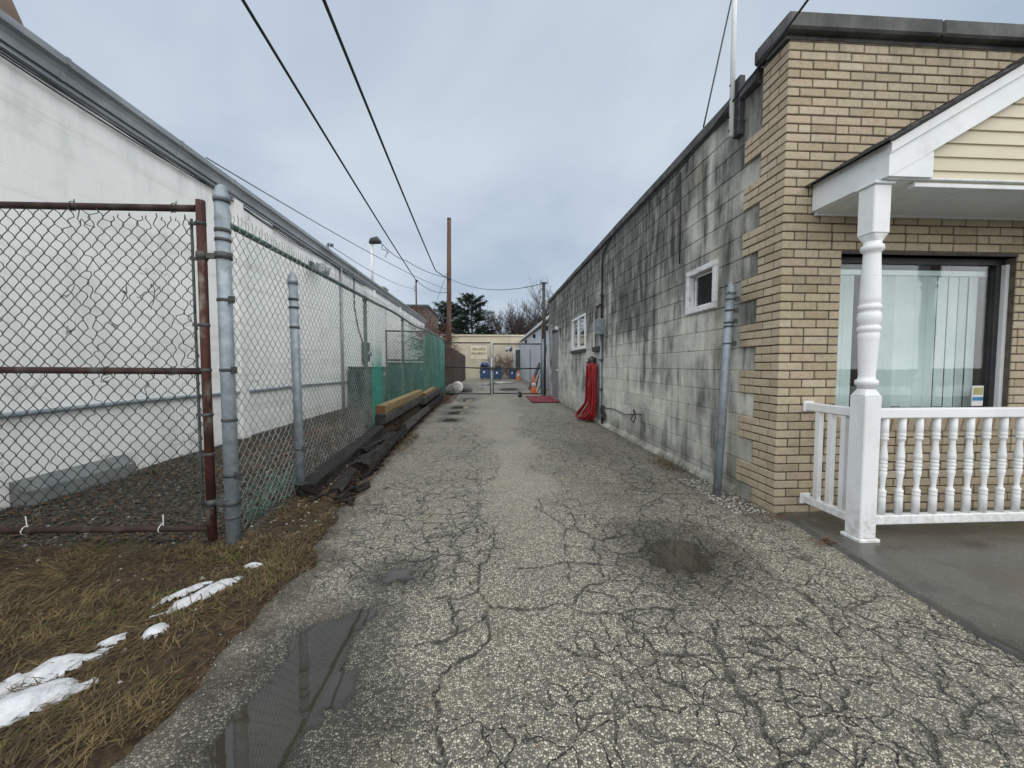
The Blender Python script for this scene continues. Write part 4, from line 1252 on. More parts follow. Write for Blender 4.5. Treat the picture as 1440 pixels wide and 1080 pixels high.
# red hose in long loops on a hook
hook = thing('hose_hook', (WX, 8.20, 1.1), 'black iron hose hook on the block wall holding the red hose', 'hook')
MB().box(WX - 0.02, WX - 0.001, 8.13, 8.33, 0.98, 1.36, 0.008).build('plate', M['dark'], hook)
MB().tube([(WX - 0.02, 8.23, 1.22), (WX - 0.16, 8.20, 1.20), (WX - 0.20, 8.19, 1.28)], 0.022, 8).build('arm', M['dark'], hook)
MB().lathe([(0.0, 1.24), (0.07, 1.25), (0.085, 1.30), (0.075, 1.36), (0.03, 1.40)], WX - 0.08, 8.24, 12).build('reel', M['galv_dark'], hook)
rh = random.Random(21)
pts = []
NL = 11
for k in range(NL):
    t = k / (NL - 1)
    xo = WX - 0.05 - 0.15 * t + rh.uniform(-0.012, 0.012)
    yc = 8.08 - 0.20 * math.sin(t * 5) * 0.4 - 0.08 * t
    top = 1.23 + rh.uniform(-0.02, 0.03)
    wtop = 0.05 + 0.06 * rh.random()
    bot = 0.035 + 0.03 * rh.random() + 0.02 * t
    wb = 0.09 + 0.12 * rh.random()
    drift = 0.24 * t + rh.uniform(-0.04, 0.08)
    seg = [(0, wtop * -1.0, top - 0.12), (0, -wtop * 0.6, top - 0.02), (0, 0, top), (0, wtop * 0.6, top - 0.03), (0, wtop, top - 0.16),
           (0, wtop * 0.95 + drift * 0.15, 0.8), (0, wtop * 0.9 + drift * 0.5, 0.4), (-0.03 - 0.10 * t, wb + drift * 0.9, bot + 0.07), (-0.06 - 0.12 * t, wb * 0.6 + drift * 0.8, bot),
           (-0.05 - 0.10 * t, -0.02 + drift * 0.5, bot - 0.005), (-0.02 - 0.03 * t, -wb * 0.75 + drift * 0.2, bot + 0.09), (0, -wtop * 0.95, 0.42), (0, -wtop * 1.0, 0.8)]
    for dx_, dy_, z_ in seg:
        pts.append((xo + dx_, yc + dy_, z_))


def catmull(P, n=4):
    P = [Vector(p) for p in P]
    out = []
    for i in range(len(P) - 1):
        p0 = P[max(i - 1, 0)]; p1 = P[i]; p2 = P[i + 1]; p3 = P[min(i + 2, len(P) - 1)]
        for k in range(n):
            t = k / n
            out.append(0.5 * ((2 * p1) + (-p0 + p2) * t + (2 * p0 - 5 * p1 + 4 * p2 - p3) * t * t + (-p0 + 3 * p1 - 3 * p2 + p3) * t ** 3))
    out.append(P[-1])
    return out


tag(MB().tube(catmull(pts, 4), 0.0165, 8).build('garden_hose', M['red_hose']), 'thick red hose hanging in long loops down to the ground', 'hose')
# ------------------------------------------------------------------ white porch on the brick front
porch = thing('porch', (3.5, 2.62, 0.02), 'white gabled porch with turned post, baluster railing and cream siding', 'porch')
PX0, PXR, PF, PB = 2.50, 4.50, 2.322, 2.903       # eave, ridge, front, back at the wall
SLOPE = 0.59


def rake_top(x):
    d = abs(x - PXR)
    return 2.585 + SLOPE * ((PXR - PX0) - d)


PX1 = 2 * PXR - PX0
fas = MB().box(PX0, PX0 + 0.02, PF + 0.002, PB, 2.388, 2.565, 0.003).build('fascia', M['alu_white'], porch)
MB().box(PX0 + 0.004, PX0 + 0.024, PF + 0.004, PB, 2.566, 2.60).build('sub_fascia', M['white_paint'], porch)
MB().box(PX1 - 0.02, PX1, PF + 0.002, PB, 2.388, 2.60).build('fascia', M['alu_white'], porch)
# rake boards and returns
for sgn in (-1, 1):
    def X(x):
        return x if sgn < 0 else 2 * PXR - x
    low = [(X(PX0 - 0.003), 2.386), (X(PX0 + 0.012), 2.386), (X(PXR), rake_top(PXR) - 0.205), (X(PXR), rake_top(PXR) - 0.065), (X(PX0 - 0.003), 2.52)]
    MB().prism(low, 'y', PF, PF + 0.02).build('rake_board', M['alu_white'], porch)
    up_ = [(X(PX0 - 0.006), 2.521), (X(PXR), rake_top(PXR) - 0.064), (X(PXR), rake_top(PXR)), (X(PX0 - 0.006), 2.582)]
    MB().prism(up_, 'y', PF - 0.014, PF + 0.018).build('rake_trim', M['alu_white'], porch)
    ret = [(X(PX0 + 0.016), 2.387), (X(PX0 + 0.297), 2.387), (X(PX0 + 0.297), 2.545), (X(PX0 + 0.25), 2.545)]
    MB().prism(ret, 'y', PF + 0.004, PF + 0.07).build('eave_return', M['alu_white'], porch)
# cream siding planks
zc = 2.366
k = 0
while zc < rake_top(PXR) - 0.22:
    xl = max(PX0 + (zc - 2.585 + 0.235) / SLOPE - 0.03, PX0 + 0.22)
    z1 = min(zc + 0.087, 3.6)
    vs = [(xl, PF + 0.045, zc), (xl, PF + 0.058, z1 + 0.01), (xl, PF + 0.075, z1 + 0.01), (xl, PF + 0.075, zc)]
    xr = 2 * PXR - xl
    mm = MB().add([*vs, *[(xr, y_, z_) for _, y_, z_ in vs]], [(0, 1, 5, 4), (1, 2, 6, 5), (2, 3, 7, 6), (3, 0, 4, 7), (0, 3, 2, 1), (4, 5, 6, 7)])
    mm.build('siding_plank', M['siding'], porch)
    zc += 0.0872; k += 1
MB().box(PX0 + 0.21, PX1 - 0.21, PF + 0.030, PF + 0.078, 2.338, 2.365, 0.003).build('siding_trim', M['alu_white'], porch)
# ceiling boards run from front to back
x = PX0 + 0.022
ceil_ = MB().box(PX0 + 0.022, PX1 - 0.022, PF + 0.075, PB - 0.002, 2.395, 2.40).build('ceiling', M['alu_white'], porch)
while x < PX1 - 0.06:
    MB().box(x, x + 0.094, PF + 0.022, PB - 0.013, 2.380, 2.394, 0.003).build('ceiling_board', M['alu_white'], ceil_)
    x += 0.0975
MB().box(PX0 + 0.022, PX1 - 0.022, PB - 0.012, PB, 2.362, 2.394).build('wall_trim', M['alu_white'], porch)
# roof: deck plus overlapping shingle courses
for sgn in (-1, 1):
    def X(x):
        return x if sgn < 0 else 2 * PXR - x
    deck = [(X(PX0 - 0.012), 2.586), (X(PXR), rake_top(PXR) + 0.008), (X(PXR), rake_top(PXR) + 0.022), (X(PX0 - 0.012), 2.600)]
    dk = MB().prism(deck, 'y', PF - 0.012, PB).build('roof_deck', M['dark'], porch)
    rs = random.Random(31)
    x = PX0 - 0.055
    i = 0
    while x < PXR - 0.02:
        xe = min(x + 0.185, PXR)
        mm = MB()
        ny = 9
        vs = []
        for q in range(ny):
            y = PF - 0.045 + (PB - PF + 0.045) * q / (ny - 1)
            w0 = rs.uniform(-0.004, 0.006); f0 = rs.uniform(-0.004, 0.004)
            za = 2.604 + SLOPE * (x - PX0) + 0.018 + w0; zb_ = 2.604 + SLOPE * (xe - PX0) + 0.004
            for (px, pz) in [(x + f0, za - 0.012), (x + f0, za), (xe, zb_ + 0.003), (xe, zb_ - 0.004)]:
                vs.append((X(px), y, pz))
        fs = [(a * 4 + c, a * 4 + (c + 1) % 4, (a + 1) * 4 + (c + 1) % 4, (a + 1) * 4 + c) for a in range(ny - 1) for c in range(4)]
        fs += [(0, 1, 2, 3), tuple(reversed(range((ny - 1) * 4, ny * 4)))]
        mm.add(vs, fs)
        mm.build('shingle_course', M['shingle'], dk)
        x += 0.135; i += 1

def loft_sq(mb, cx, cy, h, z_sq, r, z_ci, n=32):
    a_, b_ = [], []
    for k in range(n):
        t = 2 * math.pi * (k + 0.5) / n
        c, s = math.cos(t), math.sin(t)
        q = h / max(abs(c), abs(s))
        a_.append((cx + c * q, cy + s * q, z_sq)); b_.append((cx + c * r, cy + s * r, z_ci))
    mb.add(a_ + b_, [(k, (k + 1) % n, n + (k + 1) % n, n + k) for k in range(n)])


def turned_post(cx, cy):
    h = 0.058
    mm = MB()
    mm.box(cx - h, cx + h, cy - h, cy + h, 0.042, 1.0, 0.006)
    loft_sq(mm, cx, cy, h - 0.001, 1.0, 0.046, 1.045)
    prof = [(0.046, 1.043), (0.050, 1.062), (0.060, 1.070), (0.0635, 1.086), (0.060, 1.102), (0.047, 1.110), (0.045, 1.13), (0.049, 1.22), (0.056, 1.38), (0.058, 1.41), (0.052, 1.418), (0.060, 1.427), (0.063, 1.442), (0.060, 1.458),
            (0.050, 1.463), (0.056, 1.475), (0.063, 1.50), (0.064, 1.52), (0.061, 1.545), (0.051, 1.562), (0.060, 1.570), (0.063, 1.585), (0.060, 1.60), (0.052, 1.607), (0.058, 1.618), (0.057, 1.65), (0.052, 1.78), (0.046, 1.92), (0.046, 1.945), (0.058, 1.953), (0.063, 1.97), (0.058, 1.988), (0.048, 1.995), (0.048, 2.012)]
    mm.lathe(prof, cx, cy, 28)
    loft_sq(mm, cx, cy, h - 0.001, 2.055, 0.047, 2.010)
    mm.box(cx - h, cx + h, cy - h, cy + h, 2.055, 2.362, 0.006)
    o = mm.build('post', M['vinyl'], porch)
    MB().box(cx - h - 0.016, cx + h + 0.016, cy - h - 0.016, cy + h + 0.016, 0.014, 0.041, 0.005).build('base_trim', M['vinyl'], o)
    MB().box(cx - h - 0.012, cx + h + 0.012, cy - h - 0.012, cy + h + 0.012, 2.3625, 2.3795, 0.004).build('cap_trim', M['vinyl'], o)
    return o


PCX, PCY = 2.528, 2.436
turned_post(PCX, PCY)
turned_post(4.32, PCY)
turned_post(PX1 - 0.05, PCY)
fr = MB().box(PCX + 0.0585, 4.261, PCY - 0.032, PCY + 0.032, 0.846, 0.912, 0.006).build('front_railing', M['vinyl'], porch)
MB().box(PCX + 0.0585, 4.261, PCY - 0.027, PCY + 0.027, 0.118, 0.182, 0.006).build('bottom_rail', M['vinyl'], fr)
bprof = [(0.0215, 0.183), (0.0215, 0.300), (0.019, 0.306), (0.0225, 0.312), (0.0225, 0.324), (0.019, 0.329), (0.0225, 0.335), (0.0225, 0.350), (0.015, 0.356), (0.0135, 0.37), (0.0155, 0.42), (0.0215, 0.462), (0.0225, 0.478), (0.017, 0.484), (0.0225, 0.491), (0.0225, 0.50), (0.0175, 0.504), (0.0235, 0.515), (0.0235, 0.527), (0.0175, 0.535), (0.0225, 0.540), (0.0225, 0.55), (0.017, 0.556), (0.0225, 0.562), (0.0225, 0.585), (0.0165, 0.64), (0.0150, 0.68), (0.0165, 0.694), (0.0225, 0.70), (0.0225, 0.712), (0.019, 0.717), (0.0225, 0.723), (0.0225, 0.738), (0.019, 0.743), (0.0215, 0.748), (0.0215, 0.846)]
bme = MB().lathe(bprof, 0, 0, 14).mesh('baluster', M['vinyl'])
x = 2.675
while x < 4.22:
    link_mesh('baluster', bme, fr, (x, PCY, 0))
    x += 0.1245
sr = MB().box(PCX - 0.026, PCX + 0.026, PCY + 0.0585, FY - 0.022, 0.846, 0.908, 0.006).build('side_railing', M['vinyl'], porch)
MB().box(PCX - 0.024, PCX + 0.024, PCY + 0.0585, FY - 0.022, 0.105, 0.165, 0.006).build('bottom_rail', M['vinyl'], sr)
for y in (2.575, 2.682, 2.79):
    MB().box(PCX - 0.018, PCX + 0.018, y - 0.018, y + 0.018, 0.1655, 0.8455).build('baluster', M['vinyl'], sr)
for z in (0.835, 0.095):
    MB().box(PCX - 0.042, PCX + 0.042, FY - 0.0215, FY - 0.002, z, z + 0.085, 0.005).build('bracket', M['vinyl'], sr)
# ------------------------------------------------------------------ steel posts
def steel_post(name, x, y, r, z1, bands, label, lean=(0, 0), mat='galv', z0=-0.05, group=None, bolts=()):
    t = thing(name, (x, y, 0), label, 'post', group)
    lx, ly = lean
    def P(z): return (x + lx * z, y + ly * z, z)
    MB().tube([P(z0), P(z1 * 0.5), P(z1 - 0.07)], r, 24).build('shaft', M[mat], t)
    cap = MB()
    c = P(z1)
    cap.lathe([(r + 0.006, z1 - 0.085), (r + 0.006, z1 - 0.05), (r * 0.98, z1 - 0.045), (r * 0.93, z1 - 0.02), (r * 0.72, z1 + 0.002), (r * 0.4, z1 + 0.016), (0.005, z1 + 0.02)], c[0], c[1], 24)
    cap.build('cap', M[mat], t)
    for z, hgt in bands:
        p = P(z)
        hgt *= 0.75; MB().lathe([(r - 0.002, z - hgt / 2), (r + 0.004, z - hgt / 2 + 0.002), (r + 0.0045, z), (r + 0.004, z + hgt / 2 - 0.002), (r - 0.002, z + hgt / 2)], p[0], p[1], 24).build('band', M['galv_dark'], t)
    for z, dx, dy in bolts:
        p = P(z)
        MB().obox((p[0] + dx * (r + 0.02), p[1] + dy * (r + 0.02), z), (dx, dy, 0), (-dy, dx, 0), (0, 0, 1), 0.022, 0.008, 0.022).build('bolt', M['galv_dark'], t)
    return t


steel_post('gate_post', -1.70, 2.61, 0.041, 2.33, [(2.245, 0.03), (2.06, 0.035), (2.00, 0.03), (1.62, 0.03), (1.17, 0.03), (0.845, 0.03), (0.48, 0.035), (0.20, 0.03)],
           'thick galvanised gate post with domed cap and steel bands beside the rusty gate', bolts=[(1.62, 0.9, -0.4), (1.17, 0.9, -0.4), (0.48, 0.9, -0.4)])
steel_post('steel_post', -1.665, 3.46, 0.036, 1.985, [(1.77, 0.03), (1.70, 0.028), (1.53, 0.03), (0.47, 0.03)],
           'capped grey steel post standing clear in front of the long chain link fence', lean=(-0.012, 0), group=None, bolts=[(0.47, 0.9, -0.4)])
steel_post('steel_post', 2.105, 3.40, 0.036, 1.93, [(1.80, 0.02), (1.70, 0.022), (1.59, 0.022), (1.555, 0.022), (1.40, 0.02)],
           'leaning grey steel post with clamps beside the block wall', lean=(0.045, 0.0), bolts=[(1.60, 0.9, -0.3), (1.40, 0.9, -0.3), (1.80, 0.9, -0.3), (1.70, 0.9, -0.3)])


# ------------------------------------------------------------------ chain link
def chain_link(mb, O, U, W, width, zlo, zhi, dia=0.08, r=0.0026, n=4, amp=0.0, seed=1, spikes=0.0, hole=None, rag=0.0):
    """O origin, U unit direction along, W unit normal; zlo/zhi functions of distance"""
    rr = random.Random(seed)
    O = Vector(O); U = Vector(U); W = Vector(W)
    np_ = int(width / dia)
    hh = dia * 1.12
    for i in range(np_):
        uc = dia * (i + 0.5)
        a, b = zlo(uc), zhi(uc)
        k0 = math.ceil(a / hh); k1 = math.floor(b / hh)
        pts = []
        for k in range(k0, k1 + 1):
            sgn = 1 if (k + i) % 2 else -1
            u = uc + sgn * (dia / 2 + 0.001)
            z = k * hh
            du = amp * (float(vnoise(np.array(u * 2.3), np.array(z * 2.3), seed)) - 0.5) * 2
            dz = amp * (float(vnoise(np.array(u * 2.3), np.array(z * 2.3), seed + 9)) - 0.5) * 2
            dw = amp * (float(vnoise(np.array(u * 1.3), np.array(z * 1.3), seed + 5)) - 0.5) * 3
            if rag:
                du += rr.gauss(0, rag); dz += rr.gauss(0, rag)
            if hole and hole(u, z):
                du += rr.uniform(-0.011, 0.011); dz += rr.uniform(-0.012, 0.012); dw += rr.uniform(-0.01, 0.01)
            p = O + U * (u + du) + Vector((0, 0, z + dz)) + W * dw
            e = 0.22 * hh
            s2 = sgn * 0.0035
            # rounded bend: the wire passes behind its neighbour and comes forward again
            pts.append(p - Vector((0, 0, e)) - U * sgn * 0.006 + W * s2)
            pts.append(p + Vector((0, 0, e)) - U * sgn * 0.006 - W * s2)
        if spikes and pts:
            tp = O + U * uc + Vector((0, 0, b))
            q = rr.uniform(0.7, 1.2)
            pts += [tp + Vector((0, 0, spikes * 0.45 * q)) + W * 0.012, tp + Vector((0, 0, spikes * q)) + U * rr.uniform(-0.02, 0.01) + W * 0.01]
        if len(pts) > 2:
            mb.tube(pts, r, n, caps=False)
    return mb


# ------------------------------------------------------------------ open gate leaf, rusty frame
GY = 2.605
gate = thing('open_gate', (-2.85, GY, 0.04), 'rusty brown pipe frame gate leaf with torn chain link, swung open', 'gate')
XR, XL = -1.83, -3.90
MB().tube([(XR - 0.02, GY, 2.195), (-2.8, GY, 2.19), (XL, GY, 2.185)], 0.021, 16).build('top_rail', M['rust'], gate)
MB().tube([(XR - 0.02, GY, 1.163), (-2.8, GY, 1.17), (XL, GY, 1.178)], 0.021, 16).build('middle_rail', M['rust'], gate)
MB().tube([(XR - 0.02, GY, 0.128), (-2.8, GY, 0.14), (XL, GY, 0.15)], 0.0215, 16).build('bottom_rail', M['rust'], gate)
MB().tube([(XR, GY, 0.05), (XR, GY, 1.2), (XR + 0.004, GY, 2.245)], 0.0265, 18).build('stile', M['rust_red'], gate)
MB().tube([(XL, GY, 0.06), (XL, GY, 2.23)], 0.0255, 16).build('stile', M['rust'], gate)
MB().box(XR - 0.062, XR - 0.048, GY - 0.004, GY + 0.004, 0.20, 2.13).build('tension_bar', M['galv_dark'], gate)
for z in (2.10, 1.88, 1.46, 1.17, 0.88, 0.62, 0.30):
    m = MB()
    m.lathe([(0.0255, z - 0.011), (0.031, z - 0.010), (0.031, z + 0.010), (0.0255, z + 0.011)], XR, GY, 18)
    m.box(XR - 0.07, XR - 0.028, GY - 0.007, GY + 0.007, z - 0.009, z + 0.009)
    m.build('tension_band', M['galv_dark'], gate)
for z in (1.90, 0.30):
    m = MB()
    m.lathe([(0.026, z - 0.022), (0.034, z - 0.02), (0.034, z + 0.02), (0.026, z + 0.022)], XR + 0.002, GY, 18)
    m.box(XR + 0.03, -1.745, GY - 0.012, GY + 0.012, z - 0.016, z + 0.016)
    m.lathe([(0.0415, z - 0.022), (0.049, z - 0.02), (0.049, z + 0.02), (0.0415, z + 0.022)], -1.70, 2.61, 24)
    m.build('hinge', M['galv_dark'], gate)
m = MB()
hl = lambda u, z: (z > 2.08 and u < 0.75) or (abs(u - 0.62) < 0.03 and 0.9 < z < 1.95) or (u < 0.15 and 1.2 < z < 1.6)
chain_link(m, (XR - 0.045, GY - 0.002, 0), (-1, 0, 0), (0, -1, 0), 1.99, lambda u: 0.20, lambda u: 2.19 if u > 0.5 else 2.15, 0.0405, 0.0028, 5, 0.009, 4, hole=hl, rag=0.0018)
rr = random.Random(12)
for k in range(9):      # broken strands
    u = rr.uniform(0.05, 0.8); z = rr.choice([2.08, 1.45, 1.1, 0.9, 1.7])
    p = Vector((XR - 0.05 - u, GY - 0.01, z))
    pts = [p]
    for q in range(5):
        p = p + Vector((rr.uniform(-0.04, 0.04), rr.uniform(-0.02, 0.01), rr.uniform(-0.05, 0.03))); pts.append(p)
    m.tube(catmull(pts, 3), 0.0026, 4, caps=False)
m.build('wire_mesh', M['wire'], gate, 'stuff')
rr = random.Random(3)
for (x, z) in [(-2.16, 0.135), (-2.99, 0.143), (-2.45, 1.166), (-2.05, 1.165), (-2.6, 2.192), (-2.0, 2.196)]:
    m = MB()
    pts = [(x + 0.025 * math.sin(t) * 0.4 + 0.004 * t, GY + 0.028 * math.cos(t), z + 0.028 * math.sin(t)) for t in np.linspace(-1.2, 5.2, 10)]
    pts.append((x + 0.05, GY - 0.03, z + (0.10 if z < 0.2 else 0.03)))
    m.tube(pts, 0.003, 5)
    m.build('tie_wire', M['white_plastic'] if z < 0.2 else M['galv_dark'], gate)

# ------------------------------------------------------------------ long chain link fence up the drive
FX, FY0, FY1 = -1.765, 2.68, 15.2
fence = thing('chain_link_fence', (FX, 9, 0), 'long chain link fence up the drive with green posts and dark top rail', 'fence')
ys = np.linspace(FY0 - 0.02, FY1, 26)
rail = [(FX, y, 2.155 + 0.004 * (y - 2.7) + (0.012 * math.sin(y * 2.0) if y > 6 else 0) - (0.05 * math.exp(-((y - 9.6) / 0.9) ** 2))) for y in ys]
MB().tube(rail, 0.021, 14).build('top_rail', M['green_post'], fence)


def rail_z(y):
    return float(np.interp(y, [p[1] for p in rail], [p[2] for p in rail]))


for y in (5.78, 8.22, 10.95, 13.2, 15.15):
    zt = rail_z(y) + 0.01
    p_ = MB().tube([(FX - 0.045, y, -0.05), (FX - 0.045, y, zt)], 0.026, 14).build('line_post', M['green_post'], fence)
    MB().lathe([(0.03, zt - 0.05), (0.032, zt + 0.01), (0.022, zt + 0.035), (0.004, zt + 0.045)], FX - 0.045, y, 14).build('post_cap', M['green_post'], p_)


def fz(u):
    y = FY0 + u
    return max(0.03, float(soil_h(FX, y)) + 0.01)


m = MB()
chain_link(m, (FX + 0.024, FY0, 0), (0, 1, 0), (1, 0, 0), 4.0, fz, lambda u: rail_z(FY0 + u) + 0.02, 0.040, 0.0022, 4, 0.012, 21, spikes=0.055, rag=0.0015)
chain_link(m, (FX + 0.024, FY0 + 4.0, 0), (0, 1, 0), (1, 0, 0), FY1 - FY0 - 4.0, fz, lambda u: rail_z(FY0 + 4 + u) + 0.02, 0.045, 0.0022, 3, 0.010, 22, spikes=0.05)
m.build('wire_mesh', M['wire_grey'], fence, 'stuff')
for y in np.arange(3.1, 8, 0.62):
    z = rail_z(y)
    MB().tube([(FX + 0.025 * math.cos(t), y + 0.004 * t, z + 0.025 * math.sin(t)) for t in np.linspace(-1.5, 4.2, 9)], 0.003, 5).build('tie_wire', M['galv'], fence)
# crumpled loose end of the mesh by the gate post
m = MB()
rr = random.Random(17)
for k in range(70):
    y = rr.uniform(2.72, 3.55); x = FX + rr.uniform(-0.10, 0.10); z = float(soil_h(x, y)) + rr.uniform(0.01, 0.30) * (1 - (y - 2.7) * 0.4)
    p = Vector((x, y, z)); pts = [p]
    d = Vector((rr.uniform(-0.3, 0.3), rr.uniform(-1, 1), rr.uniform(-0.8, 0.8))).normalized()
    for q in range(6):
        d = (d + Vector((rr.uniform(-0.6, 0.6), rr.uniform(-0.7, 0.7), rr.uniform(-0.8, 0.8)))).normalized()
        p = p + d * 0.035
        p.z = max(p.z, float(soil_h(p.x, p.y)) + 0.006); pts.append(p)
    m.tube(catmull(pts, 2), 0.0026, 4, caps=False)
m.build('loose_mesh', M['wire_green'], fence, 'stuff')

# green privacy netting laced to the fence
NYs = np.linspace(5.74, 15.12, 190); NZ = np.linspace(0, 1, 26)
ny_, nz_ = len(NYs), len(NZ)
co = []; dens = []
for y in NYs:
    zb = float(soil_h(FX, y)) + 0.02
    zt = rail_z(y) - 0.06 - (0.25 * max(0, math.sin((y - 8.6) * 1.3)) * (1 if 8.3 < y < 11 else 0.15))
    for t in NZ:
        z = zb + (zt - zb) * t
        co.append((FX + 0.05 + 0.016 * (float(vnoise(np.array(y * 5.5), np.array(z * 0.9), 81)) - 0.3), y, z))
        if y < 6.25:
            d_ = 0.85 * (1 - sstep(0.45, 0.75, np.array(t))) + 0.12
        elif y < 8.3:
            d_ = 0.10 + 0.30 * (1 - sstep(0.35, 0.6, np.array(t)))
        else:
            d_ = 0.32 + 0.40 * min(1, (y - 8.3) / 3.5)
        dens.append(float(d_) * (0.75 + 0.5 * float(vnoise(np.array(y * 2.6), np.array(z * 0.5), 83))))
q = [(a * nz_ + b, a * nz_ + b + 1, (a + 1) * nz_ + b + 1, (a + 1) * nz_ + b) for a in range(ny_ - 1) for b in range(nz_ - 1)]
net = tri_soup('privacy_net', np.array(co), np.array(q), M['net'], loc=(FX + 0.05, 10.4, 0.3))
at = net.data.attributes.new('dens', 'FLOAT', 'POINT'); at.data.foreach_set('value', np.array(dens, np.float32))
tag(net, 'see through green netting laced along the chain link fence', 'netting')

# ------------------------------------------------------------------ white building on the left
WLX = -3.95
wb = thing('white_building', (-6.5, 12, 0), 'long white stucco building with grey gutter behind the chain link fence', 'building')
WB0, WB1 = 0.2, 24.0
MB().box(WLX - 0.25, WLX, WB0, WB1, -0.1, 3.76).build('wall', M['stucco'], wb)
MB().box(-9.4, WLX - 0.251, WB0, WB0 + 0.2, -0.1, 3.9).box(-9.4, WLX - 0.251, WB1 - 0.2, WB1, -0.1, 3.9).box(-9.6, -9.401, WB0, WB1, -0.1, 3.9).build('end_wall', M['stucco'], wb)
MB().prism([(WLX - 0.02, 3.90), (-6.7, 4.75), (-9.7, 3.90), (-9.7, 3.98), (-6.7, 4.85), (WLX - 0.02, 3.985)], 'y', WB0 - 0.1, WB1 + 0.1).build('roof', M['roofing'], wb)
MB().box(WLX + 0.001, WLX + 0.075, 6.26, 6.46, -0.05, 3.757, 0.01).build('pilaster', M['stucco'], wb)
MB().box(WLX + 0.001, WLX + 0.035, 6.465, 7.36, 3.37, 3.755, 0.006).build('raised_panel', M['stucco'], wb)
for y in (13.4, 17.2):
    MB().box(WLX + 0.001, WLX + 0.07, y, y + 0.2, -0.05, 3.757, 0.01).build('pilaster', M['stucco'], wb)
# soffit board and K-style gutter with joints
MB().box(WLX - 0.02, WLX + 0.045, WB0 - 0.05, WB1 + 0.05, 3.762, 3.80).build('soffit_board', M['gutter'], wb)
prof = [(0.0, 3.985), (0.0, 3.802), (0.085, 3.802), (0.098, 3.86), (0.118, 3.90), (0.15, 3.925), (0.155, 3.985), (0.145, 3.992), (0.14, 3.95), (0.02, 3.95)]


def gutter_run(y0, y1, grow=0.0):
    return MB().prism([(WLX - 0.012 + x + (grow if x > 0.05 else -grow * 0.2), z + (-grow if z < 3.85 else grow)) for x, z in prof], 'y', y0, y1)


gt = gutter_run(WB0 - 0.1, WB1 + 0.1).build('gutter', M['gutter'], wb)
for y in (3.85, 5.15, 6.15, 7.1, 8.3, 9.6, 11.4, 13.2, 15.0, 17.0, 19.5):
    gutter_run(y, y + 0.035, 0.006).build('gutter_joint', M['gutter'], gt)
# cables clipped below the gutter
m = MB()
for o_, s_ in ((0.0, 0.07), (0.02, 0.035), (0.015, 0.10)):
    yy = np.linspace(0.4, 12.5, 60)
    m.tube([(WLX + 0.03 + o_, y, 3.745 - 0.6 * s_ * abs(math.sin(y * 0.9 + o_ * 60)) - o_) for y in yy], 0.007, 5)
m.build('cable', M['cable'], wb)
# conduit, downpipe, ledge, fittings
MB().tube([(WLX + 0.035, y, 0.81 - 0.004 * y + 0.006 * math.sin(y * 1.7)) for y in np.linspace(0.4, 15.4, 40)], 0.024, 10).build('conduit', M['galv'], wb)
MB().tube([(WLX + 0.04, 10.55, 3.80), (WLX + 0.04, 10.55, 0.02)], 0.036, 10).build('downpipe', M['gutter'], wb)
MB().tube([(WLX + 0.02, 11.6, 3.76), (WLX + 0.02, 11.6, 2.9), (WLX + 0.02, 11.9, 2.3), (WLX + 0.02, 12.3, 1.9)], 0.014, 6).build('cable', M['cable'], wb)
mb_ = MB().box(WLX + 0.002, WLX + 0.16, 12.2, 12.55, 1.32, 1.92, 0.015).build('meter_box', M['galv_dark'], wb)
MB().lathe([(0.10, 1.5), (0.10, 1.62), (0.085, 1.64)], WLX + 0.17, 12.37, 14).build('meter_dial', M['galv'], mb_)
led = MB().prism([(WLX + 0.002, 0.02), (WLX + 0.13, 0.02), (WLX + 0.12, 0.15), (WLX + 0.03, 0.235), (WLX + 0.002, 0.24)], 'y', 3.36, 4.36).build('concrete_ledge', M['concrete_dark'], wb)
# twin flood light
fl = thing('flood_light', (WLX, 8.9, 3.3), 'twin round flood lights on the white wall under the gutter', 'lamp')
MB().box(WLX + 0.001, WLX + 0.05, 8.82, 8.98, 3.34, 3.50, 0.01).build('base_plate', M['galv_dark'], fl)
for dy in (-0.16, 0.13):
    a_ = Vector((WLX + 0.05, 8.9 + dy * 0.3, 3.42)); d_ = Vector((0.75, dy * 2.6, -0.30)).normalized()
    m = MB().tube([a_, a_ + d_ * 0.12, a_ + d_ * 0.16, a_ + d_ * 0.33], [0.02, 0.035, 0.075, 0.105], 14)
    m.build('lamp_head', M['galv'], fl)
    MB().tube([a_ + d_ * 0.325, a_ + d_ * 0.338], [0.092, 0.07], 14).build('lens', M['lamp_glass'], fl)
# tan tapering chimney at the near end of the roof
MB().prism([(-6.3, 3.9), (-4.72, 3.9), (-5.32, 5.45), (-6.3, 5.45)], 'y', 4.05, 4.75).build('chimney', M['brown_wall'], wb)
# vent hood, pole lamp, chimney, mast on the roof
def roof_z(x): return 3.985 + (WLX - x) * 0.314
v = thing('roof_vent', (-4.5, 11.2, roof_z(-4.5)), 'small hooded metal vent pipe on the white building roof', 'vent')
MB().tube([(-4.5, 11.2, roof_z(-4.5) - 0.05), (-4.5, 11.2, 4.50), (-4.49, 11.2, 4.57), (-4.44, 11.18, 4.60), (-4.38, 11.15, 4.56)], 0.038, 10).build('pipe', M['galv'], v)
MB().tube([(-4.40, 11.16, 4.575), (-4.36, 11.14, 4.53)], [0.045, 0.06], 10).build('hood', M['galv'], v)
v = thing('pole_lamp', (-4.62, 15.75, roof_z(-4.62)), 'cobra head area lamp on a white pole above the roof', 'lamp')
MB().tube([(-4.62, 15.75, roof_z(-4.62) - 0.05), (-4.62, 15.75, 6.05)], 0.055, 12).build('pole', M['white_plastic'], v)
